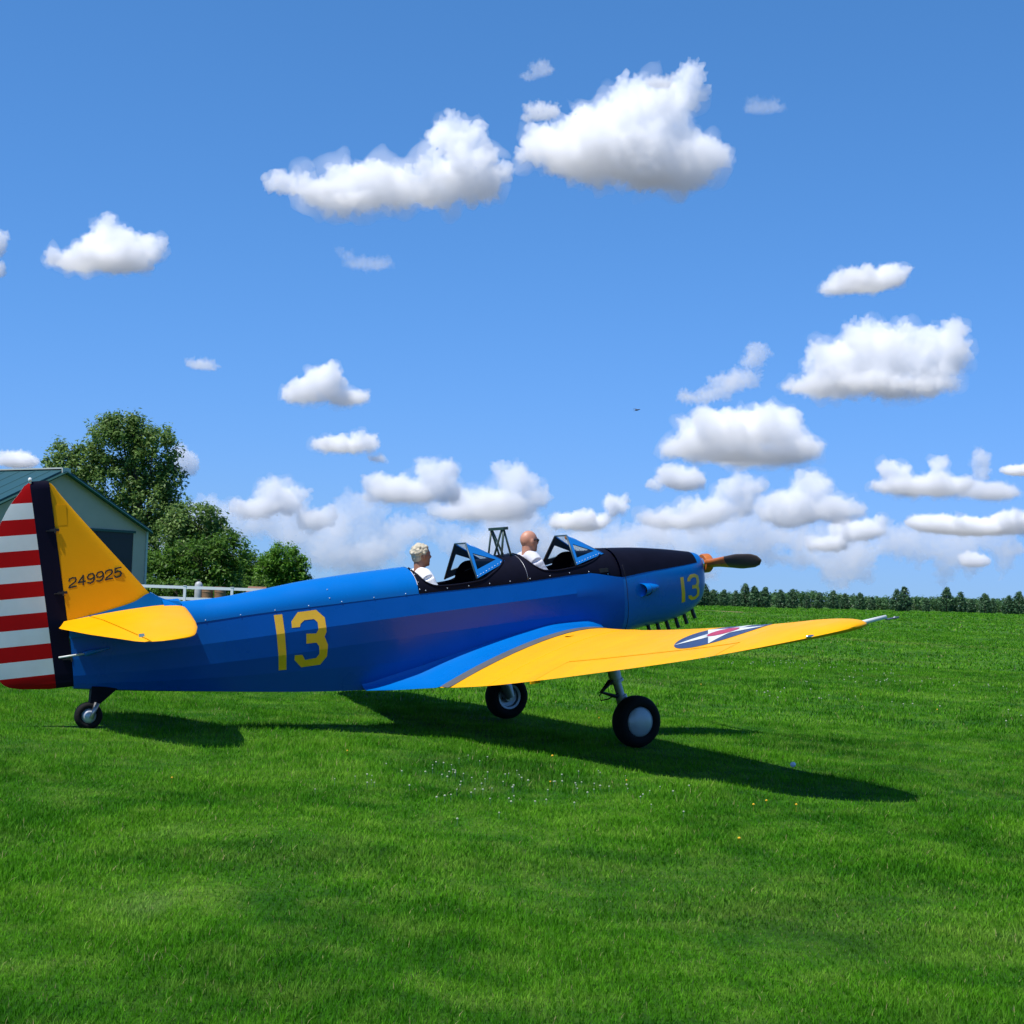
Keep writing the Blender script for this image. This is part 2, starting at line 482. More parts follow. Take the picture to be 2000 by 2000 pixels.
def side_pts(x):
    w = fw(x)
    return [(.90 * w, fzL(x)), (w, fz1(x)), (.945 * w, fz2(x)), (.77 * w, fz3(x)), (.47 * w, fzB(x)), (0, fzB(x) - .012)]
def side_y(x, z):
    p = side_pts(x)
    zs = [q[1] for q in p][::-1]; ys = [q[0] for q in p][::-1]
    return float(np.interp(z, zs, ys))

xs_f = list(np.linspace(.03, 5.5, 56))
mb = MB()
for s in (-1, 1):
    for k in range(5):
        mb.grid([[(x, s * a[0], a[1]) for a in (side_pts(x)[k], side_pts(x)[k + 1])] for x in xs_f])
def round_side(x):
    f = (x - 5.5) / .62; f = f * f * (3 - 2 * f)
    p = side_pts(x); out = []
    for k in range(19):
        q = k / 18; z = p[0][1] + (p[-1][1] - p[0][1]) * q
        ya = side_y(x, z) if k < 18 else 0
        zt, zb = .276, -.78; n = 2.5; zc = zb + (zt - zb) * .56
        zz = -.066 + (-.78 + .066) * q
        e = min(1, abs(zz - zc) / ((zt - zc) if zz > zc else (zc - zb)))
        yb = .436 * (1 - e ** n) ** (1 / n)
        out.append((ya * (1 - f) + yb * f, z))
    return out
for s in (-1, 1):
    mb.grid([[(x, s * a, b) for a, b in round_side(x)] for x in np.linspace(5.5, 6.13, 10)])
x0 = xs_f[0]; pp = side_pts(x0)
mb.add([(x0, -a, b) for a, b in pp] + [(x0, a, b) for a, b in pp[::-1]], [tuple(range(12))])
fus = mesh_obj('fuselage', mb.v, mb.f, M['blue'], plane, True, off=BASE)
bm = bmesh.new(); bm.from_mesh(fus.data)
bmesh.ops.recalc_face_normals(bm, faces=bm.faces)
bm.to_mesh(fus.data); bm.free()

# ---- decks on top of the fuselage
fzT = pchip([.95, 1.03, 1.12, 1.4, 1.944, 2.51, 3.09, 3.6, 4.98, 5.7, 6.05, 6.12], [.165, .143, .119, .119, .159, .216, .247, .266, .303, .294, .28, .276])
def deck_pt(x, th, s, o=0):
    yl = .90 * fw(x) + .006 + o; zl = fzL(x) - .012; zt = fzT(x) + o
    return (x, s * yl * math.cos(th), zl + (zt - zl) * math.sin(th))
mb = MB()
ths = np.linspace(0, math.pi, 25)
xs_d = np.linspace(.95, 3.6, 34)
mb.grid([[deck_pt(x, t, -1) for t in ths] for x in xs_d])
mb.grid([[deck_pt(x, t, -1, -.012) for t in (0, )] + [deck_pt(x, 0, -1)] for x in xs_d])
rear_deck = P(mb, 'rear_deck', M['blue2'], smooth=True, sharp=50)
# black coaming with the two cockpit openings
op = pchip([3.55, 3.60, 3.62, 3.66, 3.72, 3.82, 4.0, 4.2, 4.34, 4.50, 4.62, 4.72, 4.79, 4.90, 4.94, 4.98, 5.04, 5.14, 5.3, 5.46, 5.60, 5.76, 5.88, 5.99, 6.06, 6.13],
           [90, 90, 62, 34, 20, 12, 10, 11, 13, 25, 38, 56, 90, 90, 82, 50, 30, 18, 14, 15, 18, 28, 40, 58, 90, 90])
mb = MB()
xs_c = sorted(set(list(np.linspace(3.605, 6.118, 110)) + [3.62, 3.66, 4.92, 4.94, 4.96]))
for s in (-1, 1):
    mb.grid([[deck_pt(x, R(op(x)) * k / 12, s, .001) for k in range(13)] for x in xs_c])
    mb.grid([[deck_pt(x, R(op(x)), s, .001), deck_pt(x, R(op(x)), s, -.018)] for x in xs_c])
coam = P(mb, 'cockpit_coaming', M['black'], smooth=True, sharp=40)
# padded rim along each opening edge
for xa, xb in ((3.615, 4.74), (4.935, 6.01)):
    mb = MB()
    for s in (-1, 1):
        mb.tube([deck_pt(x, R(op(x)), s, .002) for x in np.linspace(xa, xb, 40)], .011, 6)
    P(mb, 'cockpit_rim', M['black'], coam, smooth=True)
# joint strip between the two cockpits
mb = MB(); mb.tube([deck_pt(4.915 + .0 * t, t, -1, .002) for t in np.linspace(.05, math.pi - .05, 24)], .003, 6)
P(mb, 'joint_strip', M['steel'], coam, smooth=True)
# linings, seats and instrument panels inside
for xa, xb in ((3.58, 4.72), (4.92, 5.98)):
    mb = MB()
    def tubp(x, k):
        w = .84 * fw(x) - .01
        return [(x, -w, fzL(x) - .0), (x, -w * .98, -.4), (x, -w * .8, -.78), (x, w * .8, -.78), (x, w * .98, -.4), (x, w, fzL(x) - .0)]
    G = [tubp(x, 0) for x in np.linspace(xa, xb, 8)]
    mb.grid(G); mb.add(G[0], [tuple(range(6))]); mb.add(G[-1], [tuple(range(6))])
    P(mb, 'cockpit_lining', M['lining'])
    mb = MB()
    mb.box((xa + .36, 0, -.40), (.42, .44, .06)); mb.box((xa + .12, 0, -.17), (.06, .44, .46), rot=Matrix.Rotation(R(-8), 3, 'Y'))
    P(mb, 'seat', M['leather'])
    mb = MB(); xp = xb - .10
    mb.add([(xp, -.36, -.35)] + [(xp, -.35 * math.cos(t), fzL(xp) + .24 * math.sin(t)) for t in np.linspace(0, math.pi, 15)] + [(xp, .36, -.35)], [tuple(range(17))])
    ip = P(mb, 'instrument_panel', M['lining'])
    mb = MB(); mb.grid([[deck_pt(x, t, -1, -.022) for t in np.linspace(.12, math.pi - .12, 17)] for x in np.linspace(xb - .32, xb + .06, 6)])
    P(mb, 'instrument_hood', M['black'], ip, smooth=True)
# ---- engine cowling
cT = pchip([6.12, 6.48, 6.92, 7.22, 7.376, 7.44, 7.485, 7.50], [.274, .253, .203, .156, .128, .10, .045, -.02])
cB = pchip([6.12, 6.45, 6.9, 7.2, 7.36, 7.43, 7.48, 7.50], [-.78, -.70, -.655, -.585, -.50, -.44, -.36, -.28])
cW = pchip([6.12, 6.6, 7.0, 7.25, 7.38, 7.44, 7.485, 7.50], [.436, .385, .33, .275, .215, .165, .105, .05])
def cowl_pt(x, t, s, o=0):
    """t 0 (top) .. 1 (bottom)"""
    n = 2.5; w = cW(x) + o; zt, zb = cT(x) + o, cB(x) - o
    zc = zb + (zt - zb) * .56
    a = math.pi * t
    y = w * abs(math.sin(a)) ** (2 / n)
    cz = math.cos(a); h = (zt - zc) if cz > 0 else (zc - zb)
    return (x, s * y, zc + math.copysign(abs(cz) ** (2 / n), cz) * h)
def cowl_y(x, z):
    ts = np.linspace(0, 1, 200); pts = [cowl_pt(x, t, 1) for t in ts]
    return float(np.interp(-z, [-p[2] for p in pts], [p[1] for p in pts]))
def cowl_t(x, z):
    ts = np.linspace(0, 1, 200); return float(np.interp(-z, [-cowl_pt(x, t, 1)[2] for t in ts], ts))
mb = MB()
xc = list(np.linspace(6.125, 7.36, 26)) + [7.38, 7.40, 7.42, 7.44, 7.46, 7.475, 7.485, 7.492, 7.50]
for x in [0]:
    G = [[cowl_pt(x, t, -1) for t in np.linspace(0, 1, 29)] + [cowl_pt(x, t, 1) for t in np.linspace(1, 0, 29)[1:-1]] for x in xc]
    mb.grid(G, closed=True)
    mb.add(G[-1], [tuple(range(len(G[-1])))])
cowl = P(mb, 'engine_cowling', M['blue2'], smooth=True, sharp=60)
# black anti-glare panel over the cowling
pe = pchip([6.12, 6.51, 6.84, 7.255, 7.31], [-.066, -.034, -.016, .008, .012])
mb = MB(); GG = []
for x in np.linspace(6.12, 7.30, 26):
    te = cowl_t(x, pe(x)) * (1.0 if x < 7.2 else 1 - .0 * (x - 7.2))
    GG.append([cowl_pt(x, te * k / 10, -1, .003) for k in range(10, 0, -1)] + [cowl_pt(x, te * k / 10, 1, .003) for k in range(0, 11)])
mb.grid(GG)
P(mb, 'antiglare_panel', M['black'], cowl, smooth=True)
# seam between cowling and fuselage
mb = MB(); mb.tube([cowl_pt(6.122 + .10 * t, t, -1, .001) for t in np.linspace(.34, .98, 40)], .003, 6)
mb.tube([cowl_pt(6.122 + .10 * t, t, 1, .001) for t in np.linspace(.34, .98, 40)], .003, 6)
P(mb, 'panel_seam', M['darksteel'], cowl, smooth=True)
# air scoop on the side
mb = MB(); G = []
for k, x in enumerate(np.linspace(6.36, 6.64, 10)):
    f = k / 9; zc = -.235 + .02 * f; h = .075 * (1 - f * f * .85); out = .10 * math.sqrt(max(0, 1 - f * f)) + .004
    yb = -cowl_y(x, zc)
    G.append([(x + .03 * math.sin(t) * (1 - f), yb + .012 - (out + .012) * math.sin(t) ** .8, zc + h * math.cos(t)) for t in np.linspace(.0, math.pi, 12)])
mb.grid(G)
G2 = [[(p[0] + .004, p[1] + .010, p[2] * .99 - .0025) for p in r] for r in G]
mb.grid(G2[:6])
P(mb, 'air_scoop', M['blue2'], cowl, smooth=True, sharp=60)
mb = MB(); g0 = [(p[0] + .05, p[1] + .006, p[2]) for p in G[1]]
mb.add(g0, [tuple(range(len(g0)))]); P(mb, 'scoop_mouth', M['lining'], cowl)
# latch on the coaming side and exhaust stubs under the nose
mb = MB(); p = deck_pt(5.90, .2, -1, .006); mb.box(p, (.11, .02, .045)); P(mb, 'access_latch', M['darksteel'], coam)
for k, (x, zt, zb) in enumerate(((7.31, -.53, -.655), (7.19, -.57, -.71), (7.065, -.60, -.745), (6.93, -.62, -.765), (6.80, -.64, -.78), (6.67, -.65, -.79))):
    mb = MB(); mb.tube([(x - .02, -.05, zt + .05), (x, -.055, (zt + zb) / 2), (x + .02, -.06, zb)], [.021, .022, .023], 10, cap=False)
    mb.tube([(x, -.055, (zt + zb) / 2), (x + .0195, -.06, zb + .003)], [.017, .018], 10)
    P(mb, 'exhaust_stub', M['darksteel'], cowl, smooth=True, sharp=50)
# propeller at rest, one blade out to the right
prop = MB()
prop.lathe((7.50, 0, -.018), (1, 0, 0), [(-.03, .05), (0, .07), (.02, .075), (.03, .06)], 20)
prop_o = P(prop, 'propeller', M['chrome'], smooth=True, sharp=40)
mb = MB(); mb.lathe((7.53, 0, -.018), (1, 0, 0), [(0, 0), (0, .105), (.02, .115), (.09, .115), (.11, .10), (.12, 0)], 24)
P(mb, 'hub', M['wood'], prop_o, smooth=True, sharp=35)
for s in (-1, 1):
    mb = MB(); G = []
    for k in range(22):
        f = k / 21; r = .06 + f * 1.03
        ch = np.interp(f, [0, .12, .3, .6, .85, .96, 1], [.075, .07, .085, .10, .085, .055, .012])
        th = np.interp(f, [0, .15, .4, 1], [.05, .042, .026, .006])
        tw = R(np.interp(f, [0, .2, .5, 1], [62, 52, 30, 15]))
        ring = []
        for q in range(14):
            an = 2 * math.pi * q / 14
            c, t = math.cos(an) * ch, math.sin(an) * th
            ring.append((7.585 + c * math.sin(tw) * .9 + t * math.cos(tw), s * r, -.018 + s * (c * math.cos(tw) - t * math.sin(tw)) + .02 * f))
        G.append(ring)
    split = 8
    mb.grid(G[:split + 1], 0, closed=True); mb.grid(G[split:], 1, closed=True)
    mb.add(G[-1], [tuple(range(14))], 1)
    P(mb, 'propeller_blade', [M['wood'], M['blade']], prop_o, smooth=True)

# ---- windscreens
def windscreen(dx, zoff, label):
    A = Vector((4.293 + dx[0], -.40, .074 + zoff[0])); B = Vector((4.74 + dx[1], -.25, .222 + zoff[1])); C = Vector((4.323 + dx[2], -.13, .464 + zoff[2]))
    mir = lambda v: Vector((v.x, -v.y, v.z))
    root_mb = MB()
    # dark rear hoop and top bar carry the screen
    root_mb.tube([A, C, mir(C), mir(A)], .011, 8)
    root = P(root_mb, 'windscreen', M['framedk'], smooth=True)
    for s in (0, 1):
        tr = (lambda v: v) if s == 0 else mir
        bary = lambda a, b: C + (A - C) * a + (B - C) * b
        outer = [C, A, B]; inner = [bary(.235, .105), bary(.70, .09), bary(.085, .72)]
        nrm = (A - C).cross(B - C).normalized(); t = nrm * .006
        mb = MB()
        vs = [tr(p + t) for p in outer] + [tr(p + t) for p in inner] + [tr(p - t) for p in outer] + [tr(p - t) for p in inner]
        fs = []
        for k in range(3):
            j = (k + 1) % 3
            fs += [(k, j, 3 + j, 3 + k), (6 + k, 9 + k, 9 + j, 6 + j), (k, 6 + k, 6 + j, j), (3 + k, 3 + j, 9 + j, 9 + k)]
        mb.add(vs, fs)
        out_is_plus = nrm.y < 0
        mb.m = [0 if (q % 4 == (0 if out_is_plus else 1)) or q % 4 == 2 else 1 for q in range(len(fs))]
        P(mb, 'side_frame', [M['frame'], M['framedk']], root)
        mb = MB(); mb.add([tr(p) for p in inner], [(0, 1, 2)]); P(mb, 'pane', M['glass'], root, fix=False)
        if s == 0:
            sgn = 1 if nrm.y < 0 else -1
            for k in range(9):
                q = A.lerp(B, .06 + .10 * k) + (C - (A + B) / 2).normalized() * .022 + nrm * sgn * .008
                mb = MB(); mb.ball(q, .0062, 6, 4); P(mb, 'rivet', M['rivet'], root, smooth=True)
    mb = MB(); mb.tube([B, C], .009, 8); mb.tube([mir(B), mir(C)], .009, 8)
    P(mb, 'front_frame', M['frame'], root, smooth=True)
    mb = MB(); mb.add([B, C, mir(C), mir(B)], [(0, 1, 2, 3)]); P(mb, 'pane', M['glass'], root, fix=False)
    return root
windscreen((0, 0, 0), (0, 0, 0), '')
windscreen((1.252, 1.267, 1.285), (.042, -.008, -.008), '')
mb = MB(); mb.ball((5.66, -.04, .435), (.012, .04, .03), 10, 7); P(mb, 'rear_view_mirror', M['orange'], smooth=True)

# ---- roll-over pylon between the cockpits
roll = MB(); roll.box((4.81, 0, .592), (.06, .36, .032), 0)
roll_o = P(roll, 'roll_over_pylon', M['rollbar'])
for a, b in (((4.80, .15, .58), (4.74, .16, .28)), ((4.80, -.15, .58), (4.86, -.16, .28)), ((4.80, .13, .58), (4.86, .02, .29)),
             ((4.80, -.10, .58), (4.76, .05, .29)), ((4.80, -.14, .58), (4.80, -.05, .29)), ((4.80, .15, .58), (4.88, .15, .28)), ((4.80, -.15, .58), (4.75, -.14, .28))):
    mb = MB(); mb.tube([a, b], .012, 8); P(mb, 'strut', M['rollbar'], roll_o, smooth=True)

# ---- fin, fairing and rudder
hx = lambda z: -.062 + (1.379 - z) * .0515            # hinge line
mb = MB()
fin_le = pchip([0.0, .2, .232, 1.21, 1.30, 1.36, 1.38], [1.0, .862, .838, .084, .02, -.02, -.05])
for s in [0]:
    G = []
    for z in list(np.linspace(.0, 1.2, 26)) + [1.25, 1.3, 1.34, 1.37, 1.38]:
        xl, xt = fin_le(z), hx(z) + .008
        t0 = np.interp(z, [0, 1.38], [.045, .022])
        ring = []
        for u in np.linspace(0, 1, 13): ring.append((xl + (xt - xl) * u, -t0 * min(1, 2.2 * math.sqrt(u) * (1 - .55 * u) + (0 if u else .0)), z))
        for u in np.linspace(1, 0, 13)[:-1]: ring.append((xl + (xt - xl) * u, t0 * min(1, 2.2 * math.sqrt(u) * (1 - .55 * u)), z))
        G.append(ring)
    mb.grid(G, closed=True); mb.add(G[-1], [tuple(range(len(G[-1])))])
fin = P(mb, 'fin', M['yellow'], smooth=True, sharp=50)
fb = pchip([0, .08, .446, .67, .84, .92, 1.02, 1.3], [.032, .045, .107, .160, .232, .185, .14, .11])
mb = MB()
for s in (-1, 1):
    G = []
    for x in np.linspace(.02, 1.12, 30):
        yl, zl = .90 * fw(x) + .007, fzL(x) - .014
        yl = max(yl, .060); yt = np.interp(x, [0, .6, .75, .84, .90, 1.0, 1.12], [.055, .055, .052, .036, .030, .04, .10]); zt = fb(x)
        yt = min(yt, yl * .98)
        row = []
        for k in range(11):
            f = k / 10
            cy = yt + (yl - yt) * .25; cz = zl + (zt - zl) * .12
            row.append((x, s * ((1 - f) ** 2 * yt + 2 * f * (1 - f) * cy + f * f * yl), (1 - f) ** 2 * zt + 2 * f * (1 - f) * cz + f * f * zl))
        G.append(row)
    mb.grid(G)
G = []
for x in np.linspace(.84, 1.12, 12):
    yt = min(np.interp(x, [0, .6, .75, .84, .90, 1.0, 1.12], [.055, .055, .052, .036, .030, .04, .10]), (.90 * fw(x) + .007) * .98)
    G.append([(x, yt * c, fb(x) + .25 * yt * (1 - c * c)) for c in (-1, -.5, 0, .5, 1)])
mb.grid(G)
P(mb, 'fin_fairing', M['blue2'], fin, smooth=True, sharp=60)
# number on the fin, both faces
GL = {'2': [[(0, .75), (.08, .93), (.5, 1), (.92, .93), (1, .72), (.9, .52), (.1, .18), (0, 0), (1, 0)]],
      '4': [[(.72, 0), (.72, 1), (0, .33), (1, .33)]],
      '9': [[(.05, .1), (.4, 0), (.8, .08), (1, .35), (1, .75), (.8, .97), (.5, 1), (.18, .95), (0, .72), (.1, .5), (.5, .42), (.85, .5), (1, .68)]],
      '5': [[(.95, 1), (.1, 1), (.06, .56), (.5, .62), (.88, .55), (1, .32), (.88, .08), (.5, 0), (.12, .05), (0, .2)]]}
for s in (-1, 1):
    for i, ch in enumerate('249925'):
        mb = MB(); w, h = .066, .088
        k = i if s < 0 else 5 - i
        ox = .055 + k * .089; oz = .353 + k * .0118
        for st in GL[ch]:
            pts = []
            for (u, v) in st:
                uu = u if s < 0 else 1 - u
                x = ox + uu * w + .006 * v; z = oz + v * h + uu * w * .14
                pts.append((x, z))
            for (xa, za), (xb, zb) in zip(pts[:-1], pts[1:]):
                d = Vector((xb - xa, zb - za)).normalized() * .0065; q = Vector((-d.y, d.x))
                y = -.0458 + .01667 * za
                vs = [(xa - d.x + q.x, za - d.y + q.y), (xa - d.x - q.x, za - d.y - q.y), (xb + d.x - q.x, zb + d.y - q.y), (xb + d.x + q.x, zb + d.y + q.y)]
                mb.add([(a, (y - .0012) * -s, b) for a, b in vs] + [(a, (y + .006) * -s, b) for a, b in vs], [(0, 1, 2, 3), (7, 6, 5, 4), (0, 4, 5, 1), (1, 5, 6, 2), (2, 6, 7, 3), (3, 7, 4, 0)])
        P(mb, 'number_digit', M['digitblack'], fin, fix=False)
# rudder: navy band, thirteen stripes
zb_ = [1.403, 1.197, 1.043, .894, .743, .594, .441, .292, .139, -.010, -.162, -.309, -.462, -.603]
te = pchip([-.603, -.598, -.585, -.546, -.481, -.2, .3, .7, 1.022, 1.2, 1.30, 1.36, 1.395, 1.403], [-.20, -.30, -.40, -.569, -.646, -.735, -.76, -.685, -.53, -.421, -.335, -.29, -.25, -.22])
mb = MB()
rows = []
for i in range(13):
    zs = np.linspace(zb_[i], zb_[i + 1], 6); rows.append([float(z) for z in zs])
def rud_row(z):
    h = hx(z) + .002; t = te(z); bnd = h - .178
    if t > bnd - .01: bnd = t + .01
    xs = list(np.linspace(h, bnd, 5)) + list(np.linspace(bnd, t, 9))[1:]
    tk = lambda x: max(.002, (.040 if z > -.5 else .035) * min(1, ((x - t) / max(.05, h - t)) ** .75 * 1.02) * 1.0 * min(1, (1.41 - z) / .05 + .15) * min(1, (z + .61) / .03 + .15))
    return [(x, tk(x), z) for x in xs]
for i, zs in enumerate(rows):
    for s in (-1, 1):
        G = [[(p[0], s * p[1], p[2]) for p in rud_row(z)] for z in zs]
        mb.grid([r[:5] for r in G], 0); mb.grid([r[4:] for r in G], 1 if i % 2 == 0 else 2)
G = [rud_row(z) for zs in rows for z in zs]
mb.grid([[(r[0][0], -r[0][1], r[0][2]), (r[0][0], r[0][1], r[0][2])] for r in G], 0)
mb.grid([[(r[-1][0], -r[-1][1], r[-1][2]), (r[-1][0], r[-1][1], r[-1][2])] for r in G], 2)
rud = P(mb, 'rudder', [M['navy'], M['red'], M['white']], smooth=True, sharp=60)
mb = MB(); mb.ball((-.228, 0, 1.418), (.02, .02, .024), 12, 8); mb.tube([(-.228, 0, 1.38), (-.228, 0, 1.405)], .012, 8)
P(mb, 'tail_light', M['white'], rud, smooth=True)
for z in (.92, .31, -.33):
    mb = MB(); x = hx(z); mb.box((x - .005, -.041, z), (.09, .012, .024)); mb.tube([(x, -.046, z - .03), (x, -.046, z + .02)], .009, 8)
    mb.box((x - .06, -.045, z - .004), (.05, .02, .008)); P(mb, 'hinge', M['darksteel'], rud)
mb = MB(); mb.box((.025, -.0275, 1.06), (.12, .006, .20)); P(mb, 'access_cover', M['yellow'], fin)

# ---- tailplane
def tail_side(s):
    zr = lambda y: .050 - .128 * y                    # set a little nose-high; dips outboard
    def edges(y):
        le = float(np.interp(y, [.05, .5, .9, 1.2, 1.45, 1.56, 1.62, 1.64], [1.18, 1.10, 1.02, .945, .855, .805, .725, .57]))
        tr = float(np.interp(y, [.05, .28, .40, .9, 1.3, 1.5, 1.60, 1.64], [-.02, -.10, -.15, .02, .20, .285, .36, .50]))
        return le, tr
    hinge = lambda y: .22 + .11 * y
    ysA = list(np.linspace(.05, 1.45, 22)) + [1.5, 1.54, 1.58, 1.61, 1.63, 1.64]
    def pt(y, x, up):
        le, tr = edges(y); c = le - tr; u = min(max((le - x) / c, 0), 1)
        t = .085 * c * min(1, (1.66 - y) / .10 + .12)
        yt = 5 * t * (.2969 * math.sqrt(u) - .126 * u - .3516 * u * u + .2843 * u ** 3 - .1036 * u ** 4)
        return (x, s * y, zr(y) + (x - .5) * .02 + up * yt)
    mbs, mbe = MB(), MB()
    for lo in (0, 1):
        Gs = []
        for y in ysA:
            le, tr = edges(y); h = max(tr, hinge(y) + .008)
            if lo: h = tr
            xs = [le - (le - h) * (1 - math.cos(math.pi * k / 24)) if k < 13 else 0 for k in range(13)]
            xs = [le - (le - h) * (k / 12) ** 1.6 for k in range(13)]
            if not lo: Gs.append([pt(y, x, 1) for x in xs] + [pt(y, x, -1) for x in xs[::-1]])
            else:
                hh = min(hinge(y) - .008, le)
                if tr < hh - .01:
                    xe = list(np.linspace(hh, tr, 8)); Gs.append([pt(y, x, 1.0) for x in xe] + [pt(y, x, -1.0) for x in xe[::-1]])
        (mbe if lo else mbs).grid(Gs, closed=True)
        (mbe if lo else mbs).add(Gs[-1], [tuple(range(len(Gs[-1])))]); (mbe if lo else mbs).add(Gs[0], [tuple(range(len(Gs[0])))])
    st = P(mbs, 'tailplane', M['yellow'], smooth=True, sharp=45)
    P(mbe, 'elevator', M['yellow'], st, smooth=True, sharp=45)
    mb = MB(); y = 1.38; mb.box((hinge(y), s * y, pt(y, hinge(y), 1)[2] + .012), (.05, .02, .03)); P(mb, 'hinge', M['chrome'], st)
for s in (-1, 1): tail_side(s)
mb = MB(); mb.tube([(-.11, -.115, -.305), (.14, -.125, -.293)], .010, 8); rod = P(mb, 'control_rod', M['white'], smooth=True)
mb = MB(); mb.tube([(.13, -.125, -.294), (.17, -.125, -.29), (.38, -.115, -.262)], [.022, .026, .008], 10); P(mb, 'rod_fairing', M['blue2'], rod, smooth=True)
# tail wheel
mb = MB(); mb.add([(.20, -.05, -.62), (.46, -.05, -.66), (.27, -.04, -.80), (.17, -.04, -.78), (.20, .05, -.62), (.46, .05, -.66), (.27, .04, -.80), (.17, .04, -.78)],
                  [(0, 1, 2, 3), (7, 6, 5, 4), (0, 4, 5, 1), (1, 5, 6, 2), (2, 6, 7, 3), (3, 7, 4, 0)])
tw = P(mb, 'tail_wheel', M['black'])
mb = MB(); mb.tube([(.235, -.045, -.79), (.20, -.06, -.86), (.165, -.062, -.93)], [.028, .022, .024], 8); mb.tube([(.235, .045, -.79), (.165, .062, -.93)], .022, 8)
P(mb, 'fork', M['steel'], tw, smooth=True)
TY = lambda r, w: [(-w * .55, r * .52), (-w * .95, r * .62), (-w, r * .78), (-w * .8, r * .92), (-w * .4, r * .99), (0, r), (w * .4, r * .99), (w * .8, r * .92), (w, r * .78), (w * .95, r * .62), (w * .55, r * .52)]
mb = MB(); mb.lathe((.153, 0, -.905), (0, 1, 0), TY(.135, .05), 28); P(mb, 'tyre', M['rubber'], tw, smooth=True)
mb = MB(); mb.lathe((.153, 0, -.905), (0, 1, 0), [(-.068, 0), (-.066, .03), (-.045, .055), (-.03, .072), (.03, .072), (.045, .05), (.06, 0)], 24); P(mb, 'hub_cap', M['cap'], tw, smooth=True)

# ---- wings
YT = [.3, .9, 1.56, 2.33, 3.375, 4.365, 4.82, 5.6]; ZT = [-1.0, -.988, -.95, -.875, -.755, -.633, -.568, -.455]
zTb = pchip(YT, ZT)
xTb = lambda y: 3.578 + .19 * (y - .9)
xLb = lambda y: 5.86 - .07 * (y - .45)
inc = lambda y: math.tan(R(np.interp(y, [.5, 1.5, 5], [6.5, 6.3, 4.5])))
def planx(y):
    l, t = xLb(y), xTb(y)
    if y > 4.75:
        q = (y - 4.75) / .73; k = math.sqrt(max(0, 1 - q * q)); m = 5.08; l = m + (l - m) * k ** .8; t = m + (t - m) * k
    return l, t
def wsurf(y, x, up=1, o=0):
    l, t = planx(y); c = max(l - t, 1e-4); u = min(max((l - x) / c, 0), 1)
    zc = zTb(y) + (x - xTb(y)) * inc(y)
    th = np.interp(y, [.5, 5], [.17, .13])
    yt = 5 * th * c * (.2969 * math.sqrt(u) - .126 * u - .3516 * u * u + .2843 * u ** 3 - .1036 * u ** 4)
    cam_ = .03 * c * (1 - ((u - .4) / .6) ** 2 if u > .4 else 1 - ((.4 - u) / .4) ** 2)
    return zc + cam_ + yt * up + o
UH = .78; YA, YB = 2.30, 4.66
